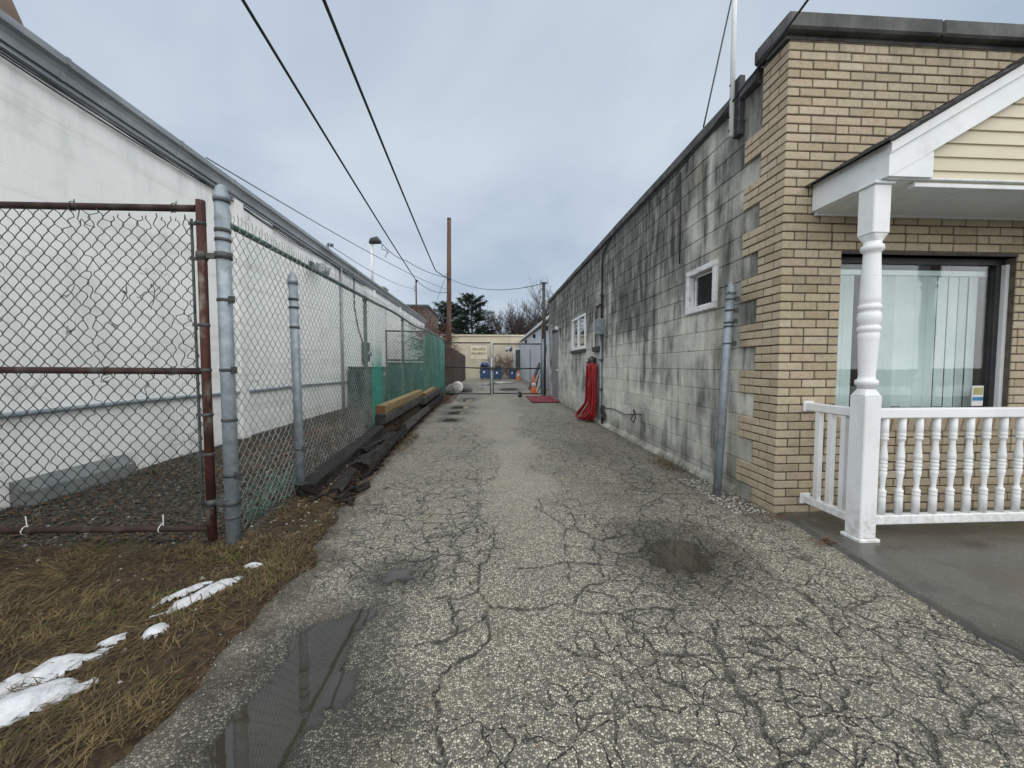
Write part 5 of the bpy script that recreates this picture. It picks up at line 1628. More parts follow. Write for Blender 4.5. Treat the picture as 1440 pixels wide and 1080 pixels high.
MB().tube([(-4.70, 15.75, 6.02), (-4.60, 15.72, 6.10), (-4.40, 15.66, 6.12), (-4.24, 15.62, 6.02)], [0.06, 0.13, 0.15, 0.06], 12).build('lamp_head', M['galv_dark'], v)
v = thing('brick_chimney', (-4.95, 17.9, roof_z(-4.95)), 'squat grey block chimney on the white building roof', 'chimney')
MB().box(-5.2, -4.66, 17.6, 18.2, roof_z(-4.95) - 0.35, 4.62, 0.02).build('stack', M['concrete_dark'], v)
MB().box(-5.24, -4.62, 17.56, 18.24, 4.621, 4.72, 0.02).build('cap', M['concrete'], v)
v = thing('service_mast', (-4.36, 23.6, roof_z(-4.36)), 'slim rusty service mast holding the overhead cable', 'mast')
MB().tube([(-4.36, 23.6, roof_z(-4.36) - 0.05), (-4.36, 23.6, 6.2)], 0.045, 10).build('pipe', M['pole'], v)
MB().tube([(-4.36, 23.6, 6.18), (-4.33, 23.55, 6.28), (-4.25, 23.5, 6.24)], [0.05, 0.07, 0.05], 10).build('weather_head', M['galv_dark'], v)

# green cabinets and an inner gate behind the fence
for (x0, x1, y0, y1, zt, lab) in [(-3.88, -3.02, 10.9, 12.0, 1.12, 'dark green metal cabinet standing by the white wall near the downpipe'), (-3.4, -2.35, 13.1, 14.3, 1.25, 'dark green metal cabinet standing behind the thickest netting')]:
    zb = float(soil_h((x0 + x1) / 2, (y0 + y1) / 2)) - 0.03
    c = thing('utility_cabinet', ((x0 + x1) / 2, (y0 + y1) / 2, zb), lab, 'cabinet')
    MB().box(x0, x1, y0, y1, zb, zt, 0.02).build('body', M['ac_green'], c)
    MB().box(x0 - 0.02, x1 + 0.02, y0 - 0.02, y1 + 0.02, zt + 0.001, zt + 0.05, 0.01).build('lid', M['ac_green'], c)
    for k in range(6):
        z = zb + 0.25 + k * 0.11
        MB().box(x0 + 0.12, x1 - 0.12, y0 - 0.018, y0 - 0.002, z, z + 0.05).build('louvre', M['ac_green'], c)
    MB().box(x1 + 0.001, x1 + 0.006, y0 + 0.3, y0 + 0.48, zt - 0.2, zt - 0.12).build('badge', M['white_plastic'], c)
ig = thing('inner_gate', (-2.4, 11.4, 0.3), 'dark pipe gate standing across behind the long fence', 'gate')
for nm, a_, b_ in [('top_rail', (-2.98, 11.4, 2.2), (-1.86, 11.4, 2.18)), ('middle_rail', (-2.98, 11.4, 1.36), (-1.86, 11.4, 1.35)), ('middle_rail', (-2.98, 11.4, 1.27), (-1.86, 11.4, 1.26)), ('bottom_rail', (-2.98, 11.4, 0.42), (-1.86, 11.4, 0.45)), ('stile', (-2.98, 11.4, 0.2), (-2.98, 11.4, 2.23)), ('stile', (-1.86, 11.4, 0.3), (-1.86, 11.4, 2.2))]:
    MB().tube([a_, b_], 0.024, 10).build(nm, M['dark'], ig)
m = chain_link(MB(), (-2.96, 11.4, 0), (1, 0, 0), (0, -1, 0), 1.09, lambda u: 0.45, lambda u: 2.18, 0.05, 0.003, 3, 0.004, 33)
m.build('wire_mesh', M['wire'], ig, 'stuff')
# ------------------------------------------------------------------ timbers along the drive
def timber(name, a, b, w, h, seed, mat, label, cat='timber', rough=0.008, rot=0.0, roll=0.0, end=None, rag=0.0):
    """rough sawn beam from a to b (centres), subdivided and worn"""
    a = Vector(a); b = Vector(b)
    d = (b - a); L = d.length; d.normalize()
    sx = d.cross(Vector((0, 0, 1))).normalized(); u = sx.cross(d).normalized()
    sx, u = sx * math.cos(roll) + u * math.sin(roll), u * math.cos(roll) - sx * math.sin(roll)
    n = max(6, int(L / 0.06)); k = 5
    rr = random.Random(seed)
    ring = []
    for side in range(4):
        for q in range(k):
            t = q / k * 2 - 1
            ring.append({0: (t, -1), 1: (1, t), 2: (-t, 1), 3: (-1, -t)}[side])
    vs = []
    nr = len(ring)
    for i in range(n + 1):
        t = i / n
        c = a + d * (L * t)
        for (p, q) in ring:
            f = 1.0
            if rag: f = 1 - rag * float(vnoise(np.array(t * L * 3 + p), np.array(q * 1.5 + seed), seed)) * (1.0 if q > 0 else 0.3)
            m_ = 0.94 if abs(p) > 0.95 and abs(q) > 0.95 else 1.0
            j = rough * (float(fbm(np.array(t * L * 6 + p * 0.9), np.array(q * 1.7 + seed * 1.3), seed, 3)) - 0.5) * 2.4
            e = 0
            if i in (0, n) and rag: e = rr.uniform(-0.05, 0.05) * (1 if rag > 0.2 else 0.4)
            vs.append(c + sx * (p * w / 2 * m_ * f + j) + u * (q * h / 2 * m_ * f + j) + d * e)
    fs = [(i * nr + c, i * nr + (c + 1) % nr, (i + 1) * nr + (c + 1) % nr, (i + 1) * nr + c) for i in range(n) for c in range(nr)]
    fs += [tuple(reversed(range(nr))), tuple(n * nr + c for c in range(nr))]
    mb = MB().add(vs, fs)
    if end is None:
        return tag(mb.build(name, mat), label, cat)
    o = thing(name, tuple((a + b) / 2 - Vector((0, 0, h / 2))), label, cat)
    mb.build('beam', mat, o)
    e = MB().obox(a - d * 0.004, d, sx, u, 0.002, w / 2 * 0.93, h / 2 * 0.93)
    e.build('end_grain', end, o)
    return o


timber('new_timber', (-1.64, 5.90, 0.535), (-1.66, 9.25, 0.560), 0.145, 0.125, 3, M['new_wood'], 'new yellow square timber lying on a black one by the fence', rough=0.003, end=M['end_wood'])
timber('new_timber', (-1.60, 9.45, 0.49), (-1.63, 11.4, 0.53), 0.12, 0.09, 4, M['new_wood'], 'shorter greenish yellow timber beyond the long yellow one', rough=0.003, end=M['end_wood'])
timber('old_timber', (-1.625, 5.84, 0.395), (-1.65, 9.0, 0.420), 0.165, 0.145, 5, M['tie_grey'], 'grey black timber lying under the new yellow timber', rough=0.006, end=M['dark'])
timber('old_timber', (-1.60, 9.15, 0.36), (-1.62, 12.4, 0.42), 0.18, 0.17, 6, M['tie_grey'], 'weathered timber under the shorter yellow one', rough=0.008)
timber('railroad_tie', (-1.60, 3.42, 0.10), (-1.62, 5.75, 0.245), 0.19, 0.17, 7, M['tie'], 'long rotten black railroad tie along the foot of the fence', rough=0.016, rag=0.25)
timber('railroad_tie', (-1.40, 4.15, 0.09), (-1.46, 5.75, 0.155), 0.22, 0.17, 8, M['tie'], 'crumbling black railroad tie lying at the drive edge', rough=0.022, rag=0.35, roll=0.2)
timber('rotten_chunk', (-1.38, 3.50, 0.055), (-1.46, 4.10, 0.09), 0.15, 0.11, 9, M['tie'], 'split black timber chunk among red leaves', rough=0.025, rag=0.45, roll=-0.25)
timber('rotten_chunk', (-1.27, 3.62, 0.03), (-1.22, 3.78, 0.03), 0.10, 0.07, 10, M['tie'], 'small dark broken block lying on the asphalt edge', rough=0.02, rag=0.4, roll=0.3)
timber('rotten_chunk', (-1.33, 3.42, 0.025), (-1.28, 3.70, 0.03), 0.07, 0.05, 13, M['tie'], 'thin splintered timber sliver beside the broken block', rough=0.02, rag=0.5)
timber('rotten_chunk', (-1.50, 4.6, 0.20), (-1.42, 5.1, 0.215), 0.12, 0.06, 14, M['tie'], 'flat black slab lying on top of the crumbling tie', rough=0.02, rag=0.45, roll=0.1)
timber('landscape_log', (-1.44, 6.5, 0.145), (-1.50, 9.4, 0.17), 0.13, 0.12, 15, M['tie_grey'], 'long round topped grey log lying along the drive edge', rough=0.01, rag=0.1, roll=0.4)
timber('landscape_log', (-1.40, 5.75, 0.09), (-1.455, 6.9, 0.12), 0.12, 0.10, 16, M['tie'], 'black half buried log ahead of the long grey log', rough=0.02, rag=0.3)
timber('landscape_log', (-1.52, 9.6, 0.17), (-1.58, 12.8, 0.19), 0.15, 0.13, 18, M['tie'], 'dark log stretching toward the sign gate', rough=0.015, rag=0.2)

# ------------------------------------------------------------------ leaves, straw, gravel (uncountable)
m = MB()
rr = random.Random(77)
for k in range(150):
    y = rr.uniform(3.3, 7.2); rl0 = float(road_left(y))
    x = rl0 - 0.30 + 0.34 * rr.random()
    L = rr.uniform(0.03, 0.16); a_ = R(90 + rr.gauss(0, 28)); t_ = rr.uniform(-0.15, 0.25)
    z = max(float(soil_h(x, y)), 0.0) + rr.uniform(0.008, 0.03)
    d_ = Vector((math.cos(a_), math.sin(a_), t_)).normalized(); s2 = d_.cross(Vector((0, 0, 1))).normalized()
    m.obox((x, y, z), d_, s2, s2.cross(d_), L / 2, rr.uniform(0.006, 0.022), rr.uniform(0.004, 0.012))
tag(m.build('wood_splinters', M['tie'], kind='stuff'), 'black rotten wood splinters strewn along the drive edge', 'debris')
def scatter_blades(name, n, region, lmin, lmax, width, mat, seed, lift=0.25, hfun=None, keep=None, kind='stuff'):
    g_ = np.random.default_rng(seed)
    x0, x1, y0, y1 = region
    x = g_.uniform(x0, x1, n); y = g_.uniform(y0, y1, n)
    if keep is not None:
        k = keep(x, y, g_); x, y = x[k], y[k]; n = len(x)
    th = g_.uniform(0, 2 * np.pi, n) * 0.35 + 0.6 + g_.integers(0, 2, n) * np.pi + (fbm(x * 1.2, y * 1.2, 5, 2) - 0.5) * 6
    L = g_.uniform(lmin, lmax, n); w = width * g_.uniform(0.6, 1.3, n)
    z = (hfun or soil_h)(x, y)
    l1 = g_.uniform(0.0, lift, n); l2 = l1 + g_.uniform(-0.2, lift, n) * 0.6
    dx, dy = np.cos(th), np.sin(th); nx, ny = -dy, dx
    bend = g_.uniform(-0.5, 0.5, n)
    mxp = np.stack([x + dx * L * .5, y + dy * L * .5, z + 0.004 + l1 * L * .5], -1)
    ex, ey = x + dx * L + nx * bend * L * .4, y + dy * L + ny * bend * L * .4
    end = np.stack([ex, ey, np.maximum(z + 0.003 + l2 * L, (hfun or soil_h)(ex, ey) + 0.002)], -1)
    st = np.stack([x, y, z + 0.001], -1)
    nn = np.stack([nx, ny, np.zeros(n)], -1) * w[:, None] * .5
    V = np.stack([st - nn, st + nn, mxp - nn, mxp + nn, end], 1).reshape(-1, 3)
    i = np.arange(n)[:, None] * 5
    F = np.concatenate([i + np.array([[0, 1, 3]]), i + np.array([[0, 3, 2]]), i + np.array([[2, 3, 4]])], 0)
    return tri_soup(name, V, F, mat, kind=kind)


def scatter_flakes(name, n, region, smin, smax, mat, seed, hfun=None, keep=None, up=0.012):
    """curled leaf-like flakes, four triangles each"""
    g_ = np.random.default_rng(seed)
    x0, x1, y0, y1 = region
    x = g_.uniform(x0, x1, n); y = g_.uniform(y0, y1, n)
    if keep is not None:
        k = keep(x, y, g_); x, y = x[k], y[k]; n = len(x)
    s = g_.uniform(smin, smax, n); th = g_.uniform(0, 6.283, n)
    z = (hfun or soil_h)(x, y) + 0.004 + g_.uniform(0, up, n)
    dx, dy = np.cos(th), np.sin(th)
    asp = g_.uniform(0.4, 0.8, n); c1 = g_.uniform(-0.1, 0.45, n); c2 = g_.uniform(-0.1, 0.45, n)
    P = []
    for (a, b, c) in [(-1, 0, 0.5), (0, -1, 0), (1, 0, 0.5), (0, 1, 0), (0, 0, 0)]:
        jx = g_.uniform(-0.2, 0.2, n)
        P.append(np.stack([x + (dx * (a + jx) - dy * b * asp) * s * .5, y + (dy * (a + jx) + dx * b * asp) * s * .5, z + s * (c1 * abs(a) + c2 * abs(b)) * .5], -1))
    V = np.stack(P, 1).reshape(-1, 3)
    i = np.arange(n)[:, None] * 5
    F = np.concatenate([i + np.array([[a, b, 4]]) for a, b in ((0, 1), (1, 2), (2, 3), (3, 0))], 0)
    return tri_soup(name, V, F, mat, kind='stuff')


def on_soil(x, y, g_):
    return x < road_left(y) + 0.05 + (fbm(x * 6, y * 6, 47, 4) - 0.5) * 0.55


def lawn(x, y, g_):
    return on_soil(x, y, g_) & (g_.random(len(x)) < np.clip(fbm(x * 3.2, y * 3.2, 59, 4) * 3.6 - 1.0, 0.15, 1)) & (g_.random(len(x)) < 1 - sstep(2.5, 2.75, y) * (1 - sstep(-1.72, -1.62, x)) * 0.9)


tag(scatter_blades('dead_grass', 62000, (-4.2, -0.95, 0.75, 3.5), 0.03, 0.095, 0.0036, M['straw'], 1, 0.35, keep=lawn), 'matted brown dead grass on the dirt in front of the rusty gate', 'grass')
tag(scatter_flakes('leaf_litter', 17000, (-3.93, -1.75, 2.62, 9.5), 0.015, 0.05, M['leaf_dark'], 2, keep=lambda x, y, g_: g_.random(len(x)) < 1.25 - y * 0.09), 'dark wet leaf litter and grit behind the gate', 'leaf litter')
tag(scatter_flakes('dead_leaves', 2600, (-3.9, -1.8, 2.65, 7.5), 0.02, 0.06, M['leaf'], 37, keep=lambda x, y, g_: fbm(x * 2.2, y * 2.2, 57, 3) > 0.5, up=0.02), 'reddish dead leaves on the dirt behind the rusty gate', 'leaves')
tag(scatter_blades('dead_weeds', 2600, (-3.9, -1.8, 2.7, 7.0), 0.06, 0.16, 0.004, M['straw'], 38, 0.9, keep=lambda x, y, g_: fbm(x * 1.9, y * 1.9, 53, 3) > 0.56), 'dead weed stems growing behind the rusty gate', 'weeds')
tag(scatter_flakes('dead_leaves', 1500, (-1.72, -1.18, 3.3, 7.5), 0.02, 0.055, M['leaf'], 3, hfun=lambda x, y: np.maximum(soil_h(x, y), -0.003), keep=lambda x, y, g_: (x < road_left(y) + 0.10) & (g_.random(len(x)) < np.clip(fbm(x * 4, y * 2, 67, 3) * 2.6 - 0.7, 0.03, 1)), up=0.02), 'reddish dead leaves caught between the rotten ties', 'leaves')
tag(scatter_flakes('dead_leaves', 700, (-1.95, -1.2, 12.0, 17.5), 0.04, 0.09, M['leaf'], 31, hfun=lambda x, y: np.maximum(soil_h(x, y), 0.0), up=0.03), 'reddish dead leaves drifted by the sign gate post', 'leaves')
tag(scatter_flakes('dead_leaves', 110, (2.10, 2.30, 2.35, 2.88), 0.02, 0.05, M['leaf'], 32, hfun=lambda x, y: np.full(x.shape, 0.012), keep=lambda x, y, g_: g_.random(len(x)) < np.where(y > 2.74, 0.9, np.where((y < 2.46), 0.5, 0.0)), up=0.012), 'few orange leaves at the foot of the brick corner', 'leaves')
tag(scatter_blades('straw_tuft', 1100, (1.95, 2.24, 3.75, 4.95), 0.06, 0.17, 0.0035, M['straw'], 4, 0.5, hfun=lambda x, y: np.full(x.shape, 0.003), keep=lambda x, y, g_: np.hypot((x - 2.14) / 0.13, (y - 4.45) / 0.33) < g_.random(len(x)) * 1.5), 'pale straw tuft on the asphalt by the block wall foot', 'straw')
tag(scatter_flakes('dead_leaves', 90, (-1.1, 2.2, 1.2, 9.0), 0.018, 0.045, M['leaf_dark'], 35, hfun=lambda x, y: np.full(x.shape, 0.004), up=0.006), 'scattered dark leaves lying flat on the open drive', 'leaves')
tag(scatter_flakes('dead_leaves', 900, (2.02, 2.29, 3.3, 14.5), 0.012, 0.035, M['leaf_dark'], 36, hfun=lambda x, y: np.full(x.shape, 0.004), keep=lambda x, y, g_: x > 2.29 - g_.random(len(x)) ** 2 * 0.28, up=0.01), 'dark leaf crumbs along the foot of the block wall', 'leaves')
tag(scatter_blades('green_grass', 2600, (-2.6, -1.15, 0.9, 2.7), 0.025, 0.06, 0.003, M['moss'], 44, 0.6, keep=lambda x, y, g_: on_soil(x, y, g_) & (fbm(x * 3.1, y * 3.1, 58, 3) > 0.60)), 'sparse green grass blades coming through the dead turf', 'grass')
tag(scatter_blades('straw_tuft', 420, (-1.42, -1.18, 5.4, 6.6), 0.06, 0.16, 0.004, M['straw'], 41, 0.7, hfun=lambda x, y: np.maximum(soil_h(x, y), 0.0)), 'pale dry grass tuft beside the half buried log', 'straw')


def pebbles(name, n, region, smin, smax, mat, seed, hfun, keep=None):
    g_ = np.random.default_rng(seed)
    x = g_.uniform(region[0], region[1], n); y = g_.uniform(region[2], region[3], n)
    if keep is not None:
        k = keep(x, y, g_); x, y = x[k], y[k]; n = len(x)
    s = smin + (smax - smin) * g_.random(n) ** 2.5
    z = hfun(x, y)
    base = np.array([(1, 0, 0), (0.31, 0.95, 0), (-0.81, 0.59, 0), (-0.81, -0.59, 0), (0.31, -0.95, 0), (0.2, 0.15, 0.75)])
    th = g_.uniform(0, 6.283, n); c, s_ = np.cos(th), np.sin(th)
    ax = g_.uniform(0.6, 1.0, n); jit = g_.uniform(0.75, 1.2, (n, 6, 1))
    B = base[None] * jit
    X = (B[..., 0] * c[:, None] - B[..., 1] * ax[:, None] * s_[:, None]) * s[:, None] * .5 + x[:, None]
    Y = (B[..., 0] * s_[:, None] + B[..., 1] * ax[:, None] * c[:, None]) * s[:, None] * .5 + y[:, None]
    Z = z[:, None] + B[..., 2] * s[:, None] * .5 - 0.001
    V = np.stack([X, Y, Z], -1).reshape(-1, 3)
    i = np.arange(n)[:, None] * 6
    F = np.concatenate([i + np.array([[a, (a + 1) % 5, 5]]) for a in range(5)], 0)
    return tri_soup(name, V, F, mat, kind='stuff')


rz = lambda x, y: (fbm(x * 1.4, y * 1.4, 3, 3) - 0.5) * 0.006 + 0.001
tag(pebbles('loose_gravel', 9000, (-1.25, 2.25, 0.85, 4.2), 0.004, 0.011, M['pebble'], 6, rz, lambda x, y, g_: (x > road_left(y) - 0.05) & (g_.random(len(x)) < 0.35 + 0.65 * (x < road_left(y) + 0.5)) & (np.minimum.reduce([poly_sd(x, y, p_[0]) for p_ in PUDDLES[:4]]) > 0.09)), 'loose pale grit lying on the cracked asphalt', 'gravel')
tag(pebbles('loose_gravel', 5000, (-3.9, -1.1, 1.0, 6.0), 0.008, 0.034, M['pebble'], 7, soil_h, lambda x, y, g_: on_soil(x, y, g_) & (g_.random(len(x)) < np.where(y > 2.6, 0.9, 0.10))), 'scattered stones in the dirt around the gate', 'gravel')
tag(pebbles('loose_gravel', 700, (1.98, 2.29, 2.95, 3.9), 0.008, 0.03, M['pebble'], 8, rz), 'stones crumbled at the foot of the leaning post', 'gravel')
mo = MB()
tag(scatter_flakes('moss', 900, (-1.68, -1.34, 2.2, 2.62), 0.006, 0.018, M['moss'], 9, keep=lambda x, y, g_: np.hypot((x + 1.56) / 0.14, (y - 2.42) / 0.13) < g_.random(len(x)) * 1.2), 'green moss patch at the foot of the gate post', 'moss')


# ------------------------------------------------------------------ snow
def snow(cx, cy, L, W, ang, h, seed, label, hfun=None, step=0.010, rag=1.15):
    soil_h_ = hfun or soil_h
    n1, n2 = max(14, int(L / step)), max(12, int(W / step))
    u = np.linspace(-1.35, 1.35, n1); v = np.linspace(-1.35, 1.35, n2)
    uu, vv = np.meshgrid(u, v)
    ca, sa = math.cos(ang), math.sin(ang)
    X = cx + uu * L / 2 * ca - vv * W / 2 * sa; Y = cy + uu * L / 2 * sa + vv * W / 2 * ca
    r_ = np.sqrt(uu ** 2 + vv ** 2) + (fbm(X * 17, Y * 17, seed, 5) - 0.5) * rag
    th = np.clip(1 - r_, -0.4, 1)
    Z = soil_h_(X, Y) + h * np.sign(th) * np.abs(th) ** 0.55 + (fbm(X * 30, Y * 30, seed + 3, 3) - 0.5) * 0.008 * (th > 0)
    keep = (th > -0.10)
    kq = keep[:-1, :-1] & keep[1:, :-1] & keep[:-1, 1:] & keep[1:, 1:]
    co = np.stack([X, Y, Z], -1).reshape(-1, 3)
    i = np.arange((n2 - 1) * (n1 - 1)); r, c = i // (n1 - 1), i % (n1 - 1)
    q = np.stack([r * n1 + c, r * n1 + c + 1, (r + 1) * n1 + c + 1, (r + 1) * n1 + c], -1)[kq.reshape(-1)]
    used = np.unique(q); mp = np.zeros(len(co), int); mp[used] = np.arange(len(used))
    o = tri_soup('snow_patch', co[used], mp[q], M['snow'], loc=(cx, cy, float(soil_h_(np.array(cx), np.array(cy)))))
    o.data.polygons.foreach_set('use_smooth', np.ones(len(o.data.polygons), bool))
    return tag(o, label, 'snow', 'melting snow patches on the dead grass')


snow(-1.63, 1.37, 0.351, 0.176, R(38), 0.045, 1, 'smooth long snow ridge lowest on the dead grass', rag=0.55)
snow(-1.70, 1.52, 0.351, 0.143, R(40), 0.032, 2, 'grey streaked snow strip beside the smooth snow ridge')
snow(-1.80, 1.40, 0.144, 0.087, R(30), 0.022, 8, 'ragged snow lump at the end of the streaked strip')
snow(-1.61, 1.685, 0.119, 0.068, R(35), 0.020, 3, 'thin snow sliver between the strip and the small lump')
snow(-1.475, 1.73, 0.103, 0.093, R(45), 0.026, 4, 'small rounded snow lump alone on brown grass', rag=0.8)
snow(-1.475, 1.985, 0.371, 0.106, R(62), 0.030, 5, 'broken white snow strip near the asphalt edge')
snow(-1.575, 2.03, 0.258, 0.068, R(60), 0.024, 6, 'narrow patchy snow line behind the broken strip')
snow(-1.39, 2.30, 0.098, 0.062, R(25), 0.020, 7, 'tiny snow crumb closest to the gate post')

fy_ = lambda x, y: np.zeros(np.shape(x)) + 0.004
snow(0.9, 27.0, 1.7, 1.1, 0.1, 0.05, 21, 'slushy snow strip lying across the yard before the dumpsters', fy_, 0.05)
snow(-0.4, 24.6, 1.0, 0.8, 0.2, 0.03, 22, 'thin slush patch in the yard past the sign gate', fy_, 0.05)

# ------------------------------------------------------------------ red mat, far double gate
mt = MB()
vs = []
nxm, nym = 10, 20
for j in range(nym + 1):
    for i in range(nxm + 1):
        x = 1.36 + (0.93 * i / nxm) + 0.04 * j / nym; y = 12.25 + 2.35 * j / nym
        vs.append((x, y, 0.016 + 0.02 * float(fbm(np.array(x * 3), np.array(y * 3), 77, 3))))
mt.add(vs, [(j * (nxm + 1) + i, j * (nxm + 1) + i + 1, (j + 1) * (nxm + 1) + i + 1, (j + 1) * (nxm + 1) + i) for j in range(nym) for i in range(nxm)], True)
b = [(x, y, -0.002) for x, y, z in vs]
mo_ = mt.build('door_mat', M['mat_red'])
sd = mo_.modifiers.new('thick', 'SOLIDIFY'); sd.thickness = 0.014; sd.offset = -1
tag(mo_, 'dull red mat laid on the drive by the steel door', 'mat')
rl_ = thing('rubber_wheel', (1.18, 14.45, 0), 'small black rubber wheel lying near the red mat corner', 'wheel')
MB().tube([(1.10, 14.45, 0.11), (1.20, 14.47, 0.11)], 0.105, 16).build('tyre', M['dark'], rl_)
MB().tube([(1.09, 14.448, 0.11), (1.21, 14.472, 0.11)], 0.045, 12).build('hub', M['galv'], rl_)

DG = 15.2
for nm, x in (('gate_post', -1.86), ('gate_post', 2.13)):
    t = thing('gate_post', (x, DG, 0), 'grey steel post hinging the sign gate at the timber side' if x < 0 else 'grey steel post hinging the sign gate at the block wall end', 'post')
    MB().tube([(x, DG, -0.05), (x, DG, 2.30 if x < 0 else 2.2)], 0.045, 14).build('shaft', M['galv'], t)
    zt = 2.30 if x < 0 else 2.2
    MB().lathe([(0.05, zt - 0.03), (0.05, zt + 0.01), (0.03, zt + 0.04), (0.004, zt + 0.05)], x, DG, 14).build('cap', M['galv'], t)
for (xa, xb, lab) in ((-1.78, 0.045, 'closed chain link gate leaf carrying the private property sign'), (0.155, 2.05, 'closed chain link gate leaf next to the block wall')):
    t = thing('gate_leaf', ((xa + xb) / 2, DG, 0.06), lab, 'gate')
    zt = 2.09 if xa < 0 else 2.05
    for nmx, a_, b_ in [('top_rail', (xa, DG, zt), (xb, DG, zt)), ('middle_rail', (xa, DG, 1.16 if xa < 0 else 1.08), (xb, DG, 1.08)), ('bottom_rail', (xa, DG, 0.10), (xb, DG, 0.08)), ('stile', (xa, DG, 0.06), (xa, DG, zt + 0.03)), ('stile', (xb, DG, 0.06), (xb, DG, zt + 0.03))]:
        MB().tube([a_, b_], 0.027, 10).build(nmx, M['galv_dark'] if nmx != 'stile' else M['galv'], t)
    m = chain_link(MB(), (xa, DG, 0), (1, 0, 0), (0, -1, 0), xb - xa, lambda u: 0.1, lambda u: zt, 0.055, 0.0032, 3, 0.006, 41)
    m.build('wire_mesh', M['wire_grey'], t, 'stuff')
    if xa < 0:
        MB().tube([(xb + 0.05, DG - 0.03, -0.02), (xb + 0.05, DG - 0.03, 1.5)], 0.02, 8).build('drop_rod', M['white_plastic'], t)
        MB().box(xb - 0.04, xb + 0.16, DG - 0.075, DG - 0.03, 1.02, 1.14, 0.006).build('latch', M['galv_dark'], t)
sg = thing('sign', (-0.39, DG - 0.05, 1.47), 'cream private property sign wired to the chain link gate', 'sign')
MB().box(-0.72, -0.08, DG - 0.062, DG - 0.050, 1.46, 1.98, 0.003).build('board', M['sign'], sg)


def lettering(text, x, y, z, size, mat, parent):
    cu = bpy.data.curves.new('lettering', 'FONT')
    cu.body = text; cu.size = size; cu.align_x = 'CENTER'; cu.extrude = 0.001; cu.offset = size * 0.012
    o = bpy.data.objects.new('lettering_src', cu)
    COL.objects.link(o)
    dg = bpy.context.evaluated_depsgraph_get()
    me = bpy.data.meshes.new_from_object(o.evaluated_get(dg))
    bpy.data.objects.remove(o)
    me.materials.clear(); me.materials.append(mat)
    r = link_mesh('lettering', me, parent, (x, y, z))
    r.rotation_euler = (R(90), 0, 0)
    return r


lettering('PRIVATE', -0.40, DG - 0.0645, 1.79, 0.135, M['sign_text'], sg)
lettering('PROPERTY', -0.40, DG - 0.0645, 1.62, 0.125, M['sign_text'], sg)
for x, z in ((-0.66, 2.02), (-0.14, 2.02)):
    MB().tube([(x, DG - 0.055, 1.95), (x, DG - 0.04, 2.05), (x, DG - 0.02, 2.10)], 0.006, 5).build('hanger', M['galv_dark'], sg)

# ------------------------------------------------------------------ beyond the gate
wf = thing('board_fence', (-2.15, 24, 0), 'dark brown stockade board fence running beyond the sign gate', 'fence')
m = MB()
rr = random.Random(2)
y = 15.6
while y < 33:
    h = 2.25 - 0.012 * (y - 15) + rr.uniform(-0.06, 0.05)
    lx = rr.uniform(-0.015, 0.015)
    x = -2.05 + 0.0 * y
    m.prism([(y, -0.05), (y + 0.135, -0.05), (y + 0.135, h - 0.06), (y + 0.068, h), (y, h - 0.06)], 'x', x + lx, x + lx + 0.022)
    y += 0.142
m.build('board', M['fence_wood'], wf, 'stuff')
for z in (0.4, 1.1, 1.9):
    MB().box(-2.10, -2.053, 15.6, 33, z, z + 0.08).build('rail', M['fence_wood'], wf)
# bare vines on the fence and corner
def twigs(name, n, base, spread, hgt, mat, seed, label, cat, r0=0.012, droop=0.0, steps=7, kind=None, length=1.0):
    rr = random.Random(seed)
    m = MB()
    for k in range(n):
        p = Vector((base[0] + rr.uniform(-spread[0], spread[0]), base[1] + rr.uniform(-spread[1], spread[1]), base[2] + rr.uniform(0, hgt)))
        d = Vector((rr.uniform(-1, 1), rr.uniform(-1, 1), rr.uniform(-0.1, 1.0))).normalized()
        pts = [p]
        for q in range(steps):
            d = (d + Vector((rr.uniform(-0.5, 0.5), rr.uniform(-0.5, 0.5), rr.uniform(-0.4, 0.4) - droop))).normalized()
            p = p + d * 0.16 * length; pts.append(p)
        r = r0 * rr.uniform(0.4, 1.2)
        m.tube(pts, [r * (1 - 0.8 * i / steps) for i in range(steps + 1)], 3, caps=False)
    o = m.build(name, mat, kind=kind)
    return tag(o, label, cat)


twigs('bare_vine', 330, (-2.45, 17.8, 1.5), (0.35, 2.8, 0), 1.0, M['vine'], 5, 'tangled bare red brown vine heaped over the board fence', 'vine', 0.020, 0.12, length=1.1)
twigs('bare_vine', 160, (-2.1, 15.9, 0.1), (0.25, 0.7, 0), 2.2, M['vine'], 6, 'bare red brown vine climbing beside the sign gate post', 'vine', 0.016, 0.1)
# wrapped rubble by the gate
def lump(name, c, sx, sy, sz, seed, mat, label):
    bm = bmesh.new()
    bmesh.ops.create_icosphere(bm, subdivisions=3, radius=1)
    for v in bm.verts:
        p = v.co
        n_ = float(fbm(np.array(p.x * 1.6 + p.z + seed), np.array(p.y * 1.6 - p.z), seed, 3))
        f = 0.62 + 0.75 * n_
        v.co = Vector((c[0] + p.x * sx * f, c[1] + p.y * sy * f, max(c[2] + sz * 0.75 + p.z * sz * f, c[2] - 0.02)))
    m = MB().add([v.co[:] for v in bm.verts], [[v.index for v in f.verts] for f in bm.faces])
    bm.free()
    return tag(m.build(name, mat), label, 'rubble')


lump('rubble_lump', (-1.55, 15.9, 0), 0.30, 0.35, 0.26, 3, M['concrete'], 'low grey rubble heap just inside the sign gate')
lump('rubble_lump', (-1.42, 17.0, 0.0), 0.24, 0.25, 0.30, 8, M['white_plastic'], 'tall white wrapped lump on the rubble by the board fence')
lump('rubble_lump', (-1.05, 17.6, 0), 0.30, 0.4, 0.20, 11, M['concrete_dark'], 'flat dark rubble beside the white wrapped lump')

